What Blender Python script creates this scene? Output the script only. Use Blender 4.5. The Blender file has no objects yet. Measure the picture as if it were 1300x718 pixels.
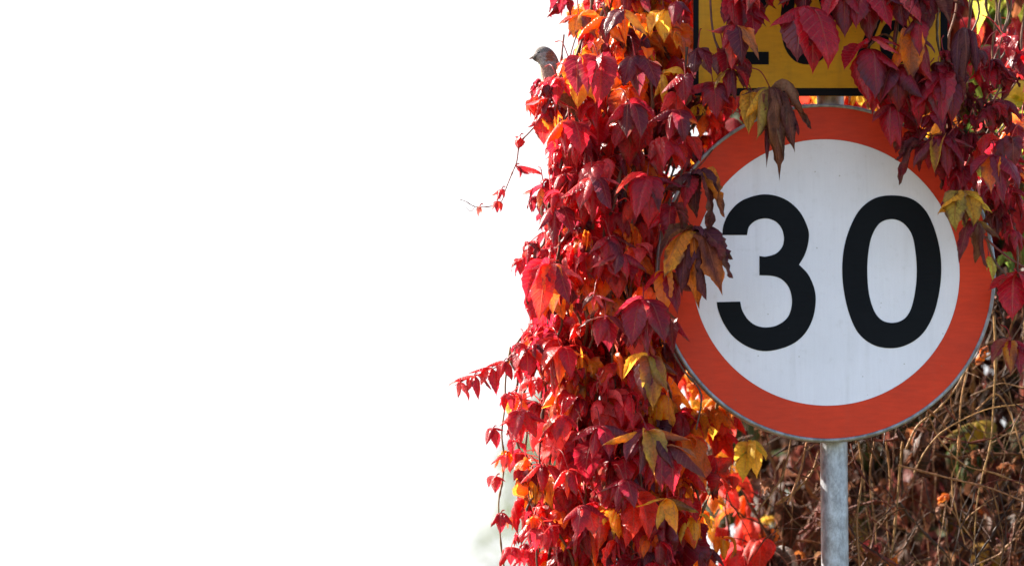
import bpy, math, random
import numpy as np
from mathutils import Vector

random.seed(7)
RNG = np.random.default_rng(11)
R = math.radians
scene = bpy.context.scene
col = scene.collection

# ------------------------------------------------------------------ camera
CAM_H, CAM_D, PITCH = 1.60, 6.0, R(6.0)
FOC = 120.0
cam_d = bpy.data.cameras.new('camera')
cam = bpy.data.objects.new('camera', cam_d)
col.objects.link(cam)
cam.location = (0, -CAM_D, CAM_H)
cam.rotation_euler = (R(90) + PITCH, 0, 0)
cam_d.lens = FOC
cam_d.sensor_width = 36
cam_d.clip_start = 0.1
cam_d.clip_end = 3000
cam_d.dof.use_dof = True
cam_d.dof.focus_distance = 5.97
cam_d.dof.aperture_fstop = 2.4
scene.camera = cam
PXM = 1.8 / 1300.0            # metres per photo pixel at the sign's distance


def at(px, py, Y=0.0):
    """world point on the vertical plane y=Y seen at photo pixel (px, py)"""
    x = (px - 650) / 1300 * 36 / FOC
    y = (359 - py) / 1300 * 36 / FOC
    d = Vector((x, math.cos(PITCH) - y * math.sin(PITCH), math.sin(PITCH) + y * math.cos(PITCH)))
    t = (Y + CAM_D) / d.y
    return Vector((d.x * t, Y, CAM_H + d.z * t))


def to_px(p):
    v = Vector(p) - Vector((0, -CAM_D, CAM_H))
    f = v.y * math.cos(PITCH) + v.z * math.sin(PITCH)
    u = -v.y * math.sin(PITCH) + v.z * math.cos(PITCH)
    return 650 + v.x / f * FOC / 36 * 1300, 359 - u / f * FOC / 36 * 1300


# ------------------------------------------------------------------ helpers
def tag(o, label=None, cat=None, group=None, kind=None):
    if label: o['label'] = label
    if cat: o['category'] = cat
    if group: o['group'] = group
    if kind: o['kind'] = kind
    return o


def empty(name, loc):
    o = bpy.data.objects.new(name, None)
    o.empty_display_size = 0.05
    o.location = loc
    col.objects.link(o)
    return o


def link_mesh(name, me, mat, parent=None):
    o = bpy.data.objects.new(name, me)
    for m in (mat if isinstance(mat, (list, tuple)) else [mat]):
        me.materials.append(m)
    col.objects.link(o)
    if parent is not None:
        o.parent = parent
        o.matrix_parent_inverse.identity()
        l = parent.location
        me.transform(__import__('mathutils').Matrix.Translation(-Vector(l)))
    return o


class MB:
    """collects vertices / faces with colour and uv, builds ONE mesh"""
    def __init__(s):
        s.v, s.f, s.c, s.uv, s.n = [], [], [], [], 0

    def add(s, V, F, C=None, UV=None):
        V = np.asarray(V, dtype=np.float32).reshape(-1, 3)
        F = np.asarray(F, dtype=np.int32)
        if C is None: C = np.ones((len(V), 3), np.float32)
        C = np.asarray(C, np.float32)
        if C.ndim == 1: C = np.tile(C, (len(V), 1))
        if UV is None: UV = np.full((len(V), 2), -1.0, np.float32)
        s.v.append(V); s.f.append(F + s.n); s.c.append(C); s.uv.append(np.asarray(UV, np.float32))
        s.n += len(V)

    def mesh(s, name, smooth=True):
        V = np.concatenate(s.v); C = np.concatenate(s.c); UV = np.concatenate(s.uv)
        F = np.concatenate([f.reshape(-1, 4) for f in s.f])
        me = bpy.data.meshes.new(name)
        me.vertices.add(len(V)); me.vertices.foreach_set('co', V.ravel())
        me.loops.add(F.size); me.loops.foreach_set('vertex_index', F.ravel())
        me.polygons.add(len(F))
        me.polygons.foreach_set('loop_start', np.arange(0, F.size, 4, dtype=np.int32))
        me.polygons.foreach_set('use_smooth', np.full(len(F), smooth))
        me.update(calc_edges=True)
        ca = me.color_attributes.new('pig', 'FLOAT_COLOR', 'POINT')
        ca.data.foreach_set('color', np.c_[C, np.ones(len(C))].astype(np.float32).ravel())
        uvl = me.uv_layers.new(name='uv')
        uvl.data.foreach_set('uv', UV[F.ravel()].ravel())
        return me

    def build(s, name, mat, parent=None, smooth=True):
        return link_mesh(name, s.mesh(name, smooth), mat, parent)


def tube(mb, pts, r0, r1, color, n=6, knots=0.0, closed_end=True):
    P = np.asarray([tuple(p) for p in pts], float)
    m = len(P)
    T = np.gradient(P, axis=0)
    T /= np.linalg.norm(T, axis=1)[:, None] + 1e-9
    ref = np.array([0.13, 0.97, 0.2])
    A = np.cross(T, ref); A /= np.linalg.norm(A, axis=1)[:, None] + 1e-9
    B = np.cross(T, A)
    ang = np.linspace(0, 2 * np.pi, n, endpoint=False)
    rad = np.linspace(r0, r1, m)
    if knots:
        rad = rad * (1 + knots * (RNG.random(m) < 0.22) * RNG.random(m) * 2)
    V = P[:, None, :] + rad[:, None, None] * (np.cos(ang)[None, :, None] * A[:, None, :] + np.sin(ang)[None, :, None] * B[:, None, :])
    idx = np.arange(m * n).reshape(m, n)
    nx = np.roll(idx, -1, axis=1)
    F = np.stack([idx[:-1], nx[:-1], nx[1:], idx[1:]], -1).reshape(-1, 4)
    V = V.reshape(-1, 3)
    # end caps: two centre vertices
    V = np.vstack([V, P[:1], P[-1:]])
    c0, c1 = m * n, m * n + 1
    caps = [[c0, nx[0, j], idx[0, j], idx[0, j]] for j in range(0)]
    mb.add(V[:m * n], F, color)


def spline(ctrl, k=6):
    """Catmull-Rom through control points"""
    P = [Vector(p) for p in ctrl]
    P = [P[0] * 2 - P[1]] + P + [P[-1] * 2 - P[-2]]
    out = []
    for i in range(1, len(P) - 2):
        a, b, c, d = P[i - 1], P[i], P[i + 1], P[i + 2]
        for j in range(k):
            t = j / k
            out.append(0.5 * ((2 * b) + (c - a) * t + (2 * a - 5 * b + 4 * c - d) * t * t + (3 * b - a - 3 * c + d) * t ** 3))
    out.append(P[-2])
    return out


# ------------------------------------------------------------------ materials
def nmat(name):
    m = bpy.data.materials.new(name)
    m.use_nodes = True
    nt = m.node_tree
    nt.nodes.clear()
    out = nt.nodes.new('ShaderNodeOutputMaterial')
    return m, nt, out


def N(nt, t, **kw):
    n = nt.nodes.new(t)
    for k, v in kw.items():
        if k.startswith('i_'):
            n.inputs[int(k[2:])].default_value = v
        else:
            setattr(n, k, v)
    return n


def ramp(nt, fac, stops):
    r = nt.nodes.new('ShaderNodeValToRGB')
    e = r.color_ramp.elements
    while len(e) < len(stops): e.new(0.5)
    for el, (p, c) in zip(e, stops):
        el.position = p
        el.color = (*c, 1) if len(c) == 3 else c
    nt.links.new(fac, r.inputs[0])
    return r.outputs[0]


def mixc(nt, fac, a, b, mode='MIX'):
    m = nt.nodes.new('ShaderNodeMix'); m.data_type = 'RGBA'; m.blend_type = mode
    for sock, v in ((m.inputs[0], fac), (m.inputs[6], a), (m.inputs[7], b)):
        if isinstance(v, (int, float)): sock.default_value = v
        elif isinstance(v, tuple): sock.default_value = (*v, 1)
        else: nt.links.new(v, sock)
    return m.outputs[2]


def math_(nt, op, a, b=0.0, clamp=False):
    m = nt.nodes.new('ShaderNodeMath'); m.operation = op; m.use_clamp = clamp
    for s, v in ((m.inputs[0], a), (m.inputs[1], b)):
        if isinstance(v, (int, float)): s.default_value = v
        else: nt.links.new(v, s)
    return m.outputs[0]


def leaf_material(name, trans=0.5, rough=0.36, spec=0.5, blot=0.5, bump=0.35, dark=(0.10, 0.012, 0.035), tgain=1.9):
    m, nt, out = nmat(name)
    at_ = N(nt, 'ShaderNodeVertexColor', layer_name='pig')
    tc = N(nt, 'ShaderNodeTexCoord')
    uv = N(nt, 'ShaderNodeUVMap', uv_map='uv')
    sep = N(nt, 'ShaderNodeSeparateXYZ')
    nt.links.new(uv.outputs[0], sep.inputs[0])
    u, v = sep.outputs[0], sep.outputs[1]          # u along 0..1, v across -1..1 (stored v*0.5+0.5)
    vv = math_(nt, 'ABSOLUTE', math_(nt, 'SUBTRACT', math_(nt, 'MULTIPLY', v, 2.0), 1.0))
    # midrib + side veins
    mid = math_(nt, 'SUBTRACT', 1.0, math_(nt, 'DIVIDE', vv, 0.085), clamp=True)
    ph = math_(nt, 'MULTIPLY', math_(nt, 'SUBTRACT', u, math_(nt, 'MULTIPLY', vv, 0.17)), 9.5)
    fr = math_(nt, 'ABSOLUTE', math_(nt, 'SUBTRACT', math_(nt, 'FRACT', ph), 0.5))
    side = math_(nt, 'SUBTRACT', 1.0, math_(nt, 'DIVIDE', fr, 0.09), clamp=True)
    side = math_(nt, 'MULTIPLY', side, 0.55)
    vein = math_(nt, 'MAXIMUM', mid, side)
    ok = math_(nt, 'GREATER_THAN', u, 0.0)
    vein = math_(nt, 'MULTIPLY', vein, ok)
    n1 = N(nt, 'ShaderNodeTexNoise'); n1.inputs['Scale'].default_value = 38; n1.inputs['Detail'].default_value = 5
    n1.inputs['Roughness'].default_value = 0.62
    nt.links.new(tc.outputs['Object'], n1.inputs['Vector'])
    n2 = N(nt, 'ShaderNodeTexNoise'); n2.inputs['Scale'].default_value = 260; n2.inputs['Detail'].default_value = 4
    nt.links.new(tc.outputs['Object'], n2.inputs['Vector'])
    f1 = ramp(nt, n1.outputs['Fac'], [(0.5, (0, 0, 0)), (0.66, (1, 1, 1))])
    c = mixc(nt, math_(nt, 'MULTIPLY', f1, blot), at_.outputs[0], mixc(nt, 0.72, at_.outputs[0], dark))
    f2 = ramp(nt, n2.outputs['Fac'], [(0.3, (0.72, 0.72, 0.72)), (0.7, (1.2, 1.2, 1.2))])
    c = mixc(nt, 1.0, c, f2, 'MULTIPLY')
    # tiny brown specks
    n3 = N(nt, 'ShaderNodeTexNoise'); n3.inputs['Scale'].default_value = 520; n3.inputs['Detail'].default_value = 1
    nt.links.new(tc.outputs['Object'], n3.inputs['Vector'])
    f3 = ramp(nt, n3.outputs['Fac'], [(0.66, (0, 0, 0)), (0.73, (1, 1, 1))])
    c = mixc(nt, math_(nt, 'MULTIPLY', f3, 0.55), c, (0.06, 0.02, 0.01))
    veinc = mixc(nt, 0.45, c, (0.50, 0.16, 0.10))
    c = mixc(nt, math_(nt, 'MULTIPLY', vein, 0.85), c, veinc)
    p = N(nt, 'ShaderNodeBsdfPrincipled')
    nt.links.new(c, p.inputs['Base Color'])
    rr = ramp(nt, n1.outputs['Fac'], [(0.3, (rough - 0.08,) * 3), (0.75, (rough + 0.2,) * 3)])
    nt.links.new(rr, p.inputs['Roughness'])
    p.inputs['Specular IOR Level'].default_value = spec
    tr = N(nt, 'ShaderNodeBsdfTranslucent')
    g = N(nt, 'ShaderNodeGamma'); g.inputs[1].default_value = 0.92
    nt.links.new(c, g.inputs[0])
    tcx = mixc(nt, 1.0, g.outputs[0], (tgain, tgain, tgain), 'MULTIPLY')
    tcx = mixc(nt, math_(nt, 'MULTIPLY', vein, 0.35), tcx, mixc(nt, 0.5, tcx, (0.2, 0.02, 0.01)))
    nt.links.new(tcx, tr.inputs['Color'])
    ms = N(nt, 'ShaderNodeMixShader'); ms.inputs[0].default_value = trans
    nt.links.new(p.outputs[0], ms.inputs[1]); nt.links.new(tr.outputs[0], ms.inputs[2])
    nt.links.new(ms.outputs[0], out.inputs[0])
    b = N(nt, 'ShaderNodeBump'); b.inputs['Strength'].default_value = bump; b.inputs['Distance'].default_value = 0.002
    h = math_(nt, 'SUBTRACT', math_(nt, 'MULTIPLY', n2.outputs['Fac'], 0.5), vein)
    nt.links.new(h, b.inputs['Height'])
    nt.links.new(b.outputs[0], p.inputs['Normal']); nt.links.new(b.outputs[0], tr.inputs['Normal'])
    return m


M_leaf = leaf_material('creeper_leaf', rough=0.29, spec=0.38, trans=0.50, tgain=2.1, blot=0.55, bump=0.6, dark=(0.11, 0.010, 0.03))
M_dry = leaf_material('dry_leaf', trans=0.34, rough=0.55, spec=0.25, blot=0.7, bump=0.9, dark=(0.05, 0.018, 0.02), tgain=1.6)
M_back = leaf_material('hedge_leaf', trans=0.42, rough=0.5, spec=0.2, blot=0.35, bump=0.3, dark=(0.03, 0.02, 0.01), tgain=1.6)


def stem_material(name, rough=0.55, gain=1.0):
    m, nt, out = nmat(name)
    a = N(nt, 'ShaderNodeVertexColor', layer_name='pig')
    tc = N(nt, 'ShaderNodeTexCoord')
    mp = N(nt, 'ShaderNodeMapping'); mp.inputs['Scale'].default_value = (1, 1, 0.35)
    nt.links.new(tc.outputs['Object'], mp.inputs[0])
    n = N(nt, 'ShaderNodeTexNoise'); n.inputs['Scale'].default_value = 220; n.inputs['Detail'].default_value = 5
    nt.links.new(mp.outputs[0], n.inputs['Vector'])
    f = ramp(nt, n.outputs['Fac'], [(0.3, (0.5, 0.45, 0.42)), (0.7, (1.35, 1.35, 1.35))])
    c = mixc(nt, 1.0, a.outputs[0], f, 'MULTIPLY')
    p = N(nt, 'ShaderNodeBsdfPrincipled'); p.inputs['Roughness'].default_value = rough; p.inputs['Specular IOR Level'].default_value = 0.22
    nt.links.new(c, p.inputs['Base Color'])
    b = N(nt, 'ShaderNodeBump'); b.inputs['Strength'].default_value = 0.6; b.inputs['Distance'].default_value = 0.001
    nt.links.new(n.outputs['Fac'], b.inputs['Height']); nt.links.new(b.outputs[0], p.inputs['Normal'])
    nt.links.new(p.outputs[0], out.inputs[0])
    return m


M_stem = stem_material('vine_stem')
M_bark = stem_material('dry_vine_bark', rough=0.6)


def sign_material(name, base, *a_, vert=False, **k_):
    return sign_material_(name, base, vert, *a_, **k_)


def sign_material_(name, base, vert, var=0.08, rough=0.45, dirt=0.25, streak=0.0, spec=0.4, dirtc=(0.2, 0.17, 0.13), scratch=0.0):
    m, nt, out = nmat(name)
    tc = N(nt, 'ShaderNodeTexCoord')
    n1 = N(nt, 'ShaderNodeTexNoise'); n1.inputs['Scale'].default_value = 9; n1.inputs['Detail'].default_value = 6
    nt.links.new(tc.outputs['Object'], n1.inputs['Vector'])
    mp = N(nt, 'ShaderNodeMapping'); mp.inputs['Scale'].default_value = (210, 28, 16) if vert else (28, 28, 190)
    mp.inputs['Rotation'].default_value = (0, R(2 if vert else 12), 0)
    nt.links.new(tc.outputs['Object'], mp.inputs[0])
    n2 = N(nt, 'ShaderNodeTexNoise'); n2.inputs['Scale'].default_value = 1.0; n2.inputs['Detail'].default_value = 4
    nt.links.new(mp.outputs[0], n2.inputs['Vector'])
    n3 = N(nt, 'ShaderNodeTexNoise'); n3.inputs['Scale'].default_value = 900; n3.inputs['Detail'].default_value = 2
    nt.links.new(tc.outputs['Object'], n3.inputs['Vector'])
    lo, hi = 1 - var, 1 + var
    c = mixc(nt, 1.0, base, ramp(nt, n1.outputs['Fac'], [(0.3, (lo,) * 3), (0.7, (hi,) * 3)]), 'MULTIPLY')
    if streak:
        c = mixc(nt, 1.0, c, ramp(nt, n2.outputs['Fac'], [(0.35, (1 - streak,) * 3), (0.65, (1 + streak, 1 + streak * 1.3, 1 + streak))]), 'MULTIPLY')
    c = mixc(nt, 1.0, c, ramp(nt, n3.outputs['Fac'], [(0.3, (0.95,) * 3), (0.7, (1.05,) * 3)]), 'MULTIPLY')
    n4 = N(nt, 'ShaderNodeTexNoise'); n4.inputs['Scale'].default_value = 60; n4.inputs['Detail'].default_value = 8; n4.inputs['Roughness'].default_value = 0.7
    nt.links.new(tc.outputs['Object'], n4.inputs['Vector'])
    d = ramp(nt, n4.outputs['Fac'], [(0.55, (0, 0, 0)), (0.8, (1, 1, 1))])
    c = mixc(nt, math_(nt, 'MULTIPLY', d, dirt), c, dirtc)
    mq = N(nt, 'ShaderNodeMapping'); mq.inputs['Scale'].default_value = (45, 45, 3.2)
    nt.links.new(tc.outputs['Object'], mq.inputs[0])
    n5 = N(nt, 'ShaderNodeTexNoise'); n5.inputs['Scale'].default_value = 1.0; n5.inputs['Detail'].default_value = 5
    nt.links.new(mq.outputs[0], n5.inputs['Vector'])
    dr = ramp(nt, n5.outputs['Fac'], [(0.56, (0, 0, 0)), (0.74, (1, 1, 1))])
    c = mixc(nt, math_(nt, 'MULTIPLY', dr, dirt * 0.5), c, dirtc)
    # few tiny specks
    vo = N(nt, 'ShaderNodeTexVoronoi'); vo.inputs['Scale'].default_value = 34
    nt.links.new(tc.outputs['Object'], vo.inputs['Vector'])
    sp = ramp(nt, vo.outputs['Distance'], [(0.035, (1, 1, 1)), (0.055, (0, 0, 0))])
    c = mixc(nt, math_(nt, 'MULTIPLY', sp, 0.5), c, dirtc)
    p = N(nt, 'ShaderNodeBsdfPrincipled')
    nt.links.new(c, p.inputs['Base Color'])
    p.inputs['Specular IOR Level'].default_value = spec
    nt.links.new(ramp(nt, n1.outputs['Fac'], [(0.3, (rough - 0.06,) * 3), (0.7, (rough + 0.1,) * 3)]), p.inputs['Roughness'])
    b = N(nt, 'ShaderNodeBump'); b.inputs['Strength'].default_value = 0.12; b.inputs['Distance'].default_value = 0.001
    nt.links.new(n3.outputs['Fac'], b.inputs['Height']); nt.links.new(b.outputs[0], p.inputs['Normal'])
    nt.links.new(p.outputs[0], out.inputs[0])
    return m


M_white = sign_material('sign_white', (0.80, 0.785, 0.86), 0.05, 0.5, 0.18, 0.014, vert=True)
M_red = sign_material('sign_red', (0.62, 0.042, 0.012), 0.12, 0.5, 0.12, 0.06, spec=0.22, dirtc=(0.30, 0.10, 0.07))
M_black = sign_material('sign_black', (0.0045, 0.0055, 0.008), 0.15, 0.6, 0.05, 0.1, spec=0.12, dirtc=(0.04, 0.04, 0.045))
M_yellow = sign_material('sign_yellow', (0.68, 0.35, 0.014), 0.16, 0.55, 0.5, 0.05, spec=0.25, dirtc=(0.26, 0.16, 0.02))


def galv_material(name, base=0.42, metal=0.65, scale=60):
    m, nt, out = nmat(name)
    tc = N(nt, 'ShaderNodeTexCoord')
    mp = N(nt, 'ShaderNodeMapping'); mp.inputs['Scale'].default_value = (1, 1, 0.55)
    nt.links.new(tc.outputs['Object'], mp.inputs[0])
    vo = N(nt, 'ShaderNodeTexVoronoi'); vo.inputs['Scale'].default_value = scale
    nt.links.new(mp.outputs[0], vo.inputs['Vector'])
    n = N(nt, 'ShaderNodeTexNoise'); n.inputs['Scale'].default_value = 90; n.inputs['Detail'].default_value = 7; n.inputs['Roughness'].default_value = 0.7
    nt.links.new(mp.outputs[0], n.inputs['Vector'])
    bw = N(nt, 'ShaderNodeRGBToBW'); nt.links.new(vo.outputs['Color'], bw.inputs[0])
    c = ramp(nt, bw.outputs[0], [(0.1, (base * 0.8, base * 0.83, base * 0.9)), (0.9, (base * 1.15, base * 1.2, base * 1.3))])
    f = ramp(nt, n.outputs['Fac'], [(0.38, (0.6, 0.58, 0.56)), (0.62, (1.12, 1.12, 1.12))])
    c = mixc(nt, 1.0, c, f, 'MULTIPLY')
    n4 = N(nt, 'ShaderNodeTexNoise'); n4.inputs['Scale'].default_value = 22; n4.inputs['Detail'].default_value = 8; n4.inputs['Roughness'].default_value = 0.75
    nt.links.new(tc.outputs['Object'], n4.inputs['Vector'])
    d = ramp(nt, n4.outputs['Fac'], [(0.58, (0, 0, 0)), (0.72, (1, 1, 1))])
    c = mixc(nt, math_(nt, 'MULTIPLY', d, 0.5), c, (0.12, 0.085, 0.05))
    p = N(nt, 'ShaderNodeBsdfPrincipled'); p.inputs['Metallic'].default_value = metal
    nt.links.new(c, p.inputs['Base Color'])
    nt.links.new(ramp(nt, n.outputs['Fac'], [(0.3, (0.42,) * 3), (0.7, (0.62,) * 3)]), p.inputs['Roughness'])
    b = N(nt, 'ShaderNodeBump'); b.inputs['Strength'].default_value = 0.25; b.inputs['Distance'].default_value = 0.001
    nt.links.new(n.outputs['Fac'], b.inputs['Height']); nt.links.new(b.outputs[0], p.inputs['Normal'])
    nt.links.new(p.outputs[0], out.inputs[0])
    return m


M_galv = galv_material('galvanised_steel')
M_rim = galv_material('aluminium_rim', base=0.30, metal=0.5, scale=90)

# ------------------------------------------------------------------ setting: ground, world, sun
def ground():
    m, nt, out = nmat('meadow')
    tc = N(nt, 'ShaderNodeTexCoord')
    n = N(nt, 'ShaderNodeTexNoise'); n.inputs['Scale'].default_value = 0.6; n.inputs['Detail'].default_value = 8
    nt.links.new(tc.outputs['Object'], n.inputs['Vector'])
    n2 = N(nt, 'ShaderNodeTexNoise'); n2.inputs['Scale'].default_value = 30; n2.inputs['Detail'].default_value = 6
    nt.links.new(tc.outputs['Object'], n2.inputs['Vector'])
    c = ramp(nt, n.outputs['Fac'], [(0.3, (0.06, 0.08, 0.025)), (0.55, (0.14, 0.12, 0.05)), (0.75, (0.22, 0.17, 0.09))])
    c = mixc(nt, 1.0, c, ramp(nt, n2.outputs['Fac'], [(0.3, (0.6,) * 3), (0.7, (1.3,) * 3)]), 'MULTIPLY')
    p = N(nt, 'ShaderNodeBsdfPrincipled'); p.inputs['Roughness'].default_value = 0.9
    nt.links.new(c, p.inputs['Base Color'])
    b = N(nt, 'ShaderNodeBump'); b.inputs['Strength'].default_value = 0.6; b.inputs['Distance'].default_value = 0.05
    nt.links.new(n2.outputs['Fac'], b.inputs['Height']); nt.links.new(b.outputs[0], p.inputs['Normal'])
    nt.links.new(p.outputs[0], out.inputs[0])
    me = bpy.data.meshes.new('ground')
    k = 48; S = 1500.0
    vs, fs = [], []
    for j in range(k + 1):
        for i in range(k + 1):
            x = (i / k * 2 - 1); y = (j / k * 2 - 1)
            x = math.copysign(abs(x) ** 3, x) * S; y = math.copysign(abs(y) ** 3, y) * S
            h = 0.03 * math.sin(x * 1.3) * math.cos(y * 0.9) if abs(x) + abs(y) > 2 else 0
            vs.append((x, y, h - 0.03))
    for j in range(k):
        for i in range(k):
            a = j * (k + 1) + i
            fs.append((a, a + 1, a + k + 2, a + k + 1))
    me.from_pydata(vs, [], fs); me.update()
    o = link_mesh('ground', me, m)
    tag(o, kind='structure')
    return o


ground()

SUN_EL, SUN_BACK = R(37), R(33)
# direction towards the sun: left of the sign and behind it
sdir = Vector((-math.cos(SUN_BACK) * math.cos(SUN_EL), math.sin(SUN_BACK) * math.cos(SUN_EL), math.sin(SUN_EL)))
sl = bpy.data.lights.new('sun', 'SUN')
sl.energy = 5.0
sl.angle = R(0.53)
sl.color = (1.0, 0.93, 0.82)
so = bpy.data.objects.new('sun', sl)
so.rotation_euler = sdir.to_track_quat('Z', 'Y').to_euler()
so.location = (-5, 3, 8)
col.objects.link(so)

w = bpy.data.worlds.new('World')
scene.world = w
w.use_nodes = True
nt = w.node_tree
nt.nodes.clear()
wo = nt.nodes.new('ShaderNodeOutputWorld')
bg = nt.nodes.new('ShaderNodeBackground')
sky = nt.nodes.new('ShaderNodeTexSky')
sky.sky_type = 'NISHITA'
sky.sun_disc = False
sky.sun_elevation = SUN_EL
sky.sun_rotation = math.atan2(sdir.x, sdir.y)
sky.dust_density = 3.0
sky.air_density = 1.0
sky.ozone_density = 1.5
# thin bright haze towards the horizon
tc = nt.nodes.new('ShaderNodeTexCoord')
sep = nt.nodes.new('ShaderNodeSeparateXYZ')
nt.links.new(tc.outputs['Generated'], sep.inputs[0])
dotn = nt.nodes.new('ShaderNodeVectorMath'); dotn.operation = 'DOT_PRODUCT'
nt.links.new(tc.outputs['Generated'], dotn.inputs[0])
hd = Vector((-0.35, 0.93, 0.12)).normalized()
dotn.inputs[1].default_value = hd
hz = ramp(nt, dotn.outputs['Value'], [(0.45, (0, 0, 0)), (0.90, (1, 1, 1))])
c = mixc(nt, math_(nt, 'MULTIPLY', hz, 1.0), sky.outputs[0], (2.9, 2.9, 2.95))
nt.links.new(c, bg.inputs[0])
bg.inputs[1].default_value = 0.125
nt.links.new(bg.outputs[0], wo.inputs[0])

scene.view_settings.view_transform = 'Standard'
scene.view_settings.look = 'None'
scene.view_settings.exposure = 1.92
scene.view_settings.gamma = 1.0
scene.view_settings.use_curve_mapping = False
scene.cycles.use_denoising = True
scene.cycles.max_bounces = 8
scene.cycles.transmission_bounces = 4
scene.cycles.diffuse_bounces = 4
scene.cycles.sample_clamp_indirect = 8

# ------------------------------------------------------------------ the signs
def S(px, py):            # photo pixel -> sign-plane x, z (metres)
    p = at(px, py, 0.0)
    return p.x, p.z


def poly_mesh(name, loops, y0, thick, mat, parent):
    """flat plate with holes: loops of (x, z), front face at y0-thick, back at y0"""
    cu = bpy.data.curves.new(name, 'CURVE')
    cu.dimensions = '2D'; cu.fill_mode = 'BOTH'; cu.extrude = thick / 2
    for lp in loops:
        s = cu.splines.new('POLY')
        s.points.add(len(lp) - 1)
        for p, q in zip(s.points, lp): p.co = (q[0], q[1], 0, 1)
        s.use_cyclic_u = True
    tmp = bpy.data.objects.new('tmp', cu)
    me = bpy.data.meshes.new_from_object(tmp)
    bpy.data.objects.remove(tmp)
    import mathutils
    me.transform(mathutils.Matrix.Rotation(R(90), 4, 'X'))
    me.transform(mathutils.Matrix.Translation((0, y0 - thick / 2, 0)))
    me.name = name
    return link_mesh(name, me, mat, parent)


def smooth_loop(pts, corners=(), k=5):
    """closed Catmull-Rom, sharp at the corner indices"""
    n = len(pts); out = []
    for i in range(n):
        b = Vector((*pts[i], 0)); c = Vector((*pts[(i + 1) % n], 0))
        a = Vector((*pts[i - 1], 0)) if i not in corners else b * 2 - c
        d = Vector((*pts[(i + 2) % n], 0)) if (i + 1) % n not in corners else c * 2 - b
        for j in range(k):
            t = j / k
            q = 0.5 * ((2 * b) + (c - a) * t + (2 * a - 5 * b + 4 * c - d) * t * t + (3 * b - a - 3 * c + d) * t ** 3)
            out.append((q.x, q.y))
    return out


cxz = S(1048.5, 345)
ctr = Vector((cxz[0], 0, cxz[1]))
RS = 217 * PXM
RI = 171 * PXM

round_sign = empty('speed_limit_sign', (ctr.x, 0, ctr.z - RS))
tag(round_sign, 'round white speed limit sign with red ring and black 30, half framed by creeper', 'road sign')


def circ(r, n=160):
    return [(ctr.x + r * math.cos(2 * math.pi * i / n), ctr.z + r * math.sin(2 * math.pi * i / n)) for i in range(n)]


# lathe for rim: rolled edge standing proud of the face, with a flange going back
def lathe(prof, n=160):
    mb = MB()
    prof = np.asarray(prof)
    m = len(prof)
    ang = np.linspace(0, 2 * np.pi, n, endpoint=False)
    V = np.zeros((m, n, 3))
    V[..., 0] = ctr.x + prof[:, 0][:, None] * np.cos(ang)
    V[..., 2] = ctr.z + prof[:, 0][:, None] * np.sin(ang)
    V[..., 1] = prof[:, 1][:, None]
    idx = np.arange(m * n).reshape(m, n); nx = np.roll(idx, -1, 1)
    F = np.stack([idx[:-1], idx[1:], nx[1:], nx[:-1]], -1).reshape(-1, 4)
    mb.add(V.reshape(-1, 3), F)
    return mb


rr = 0.0032
prof = [(RS - 2 * rr + rr * math.cos(a) + rr, 0.000 - rr * math.sin(a)) for a in np.linspace(math.pi, 0, 9)]
prof = prof + [(RS + 0.0004, 0.022), (RS - 0.004, 0.024), (RS - 0.006, 0.022), (RS - 0.0065, 0.004), prof[0]]
lathe(prof).build('rim', M_rim, round_sign)
# back sheet, then face films each slightly proud of the other
poly_mesh('back_plate', [circ(RS - 0.0055)], 0.0045, 0.0025, M_rim, round_sign)
poly_mesh('sign_face', [circ(RI - 0.0004)], 0.0016, 0.0016, M_white, round_sign)
ro = poly_mesh('red_ring', [circ(RS - 0.0050), circ(RI)], 0.0016, 0.0021, M_red, round_sign)

d3 = [(84, 213), (90, 170), (115, 120), (165, 75), (250, 52), (330, 70), (390, 120), (424, 190), (425, 240), (411, 290), (388, 330),
      (425, 370), (450, 430), (453, 490), (438, 555), (402, 613), (345, 652), (260, 672), (190, 657), (130, 617), (90, 563), (68, 510), (62, 478),
      (155, 476), (163, 510), (185, 546), (217, 570), (258, 578), (305, 568), (345, 535), (360, 480), (350, 425), (322, 390), (285, 375), (231, 372),
      (231, 296), (258, 298), (297, 286), (322, 258), (328, 222), (318, 185), (293, 158), (255, 147), (217, 156), (190, 180), (182, 213)]
cn = (0, 10, 22, 23, 34, 35, 45)
sc3 = 3.119
lp3 = [S(890 + x / sc3, 230 + y / sc3) for x, y in smooth_loop(d3, cn)]
tag(poly_mesh('numeral', [lp3], -0.0001, 0.0006, M_black, round_sign), 'black numeral 3')
o0 = [(256, 56), (330, 68), (385, 110), (422, 180), (446, 270), (452, 360), (442, 450), (420, 530), (382, 598), (330, 640), (265, 660), (190, 650), (130, 608), (95, 545), (71, 460), (60, 365), (66, 270), (90, 185), (130, 112), (188, 68)]
i0 = [(256, 150), (300, 165), (335, 210), (350, 280), (355, 360), (348, 440), (330, 510), (300, 548), (256, 560), (215, 548), (185, 510), (165, 440), (159, 350), (165, 270), (180, 210), (210, 165)]
lo = [S(1050 + x / sc3, 230 + y / sc3) for x, y in smooth_loop(o0)]
li = [S(1050 + x / sc3, 230 + y / sc3) for x, y in smooth_loop(i0)]
tag(poly_mesh('numeral', [lo, li], -0.0001, 0.0006, M_black, round_sign), 'black numeral 0')

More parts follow.
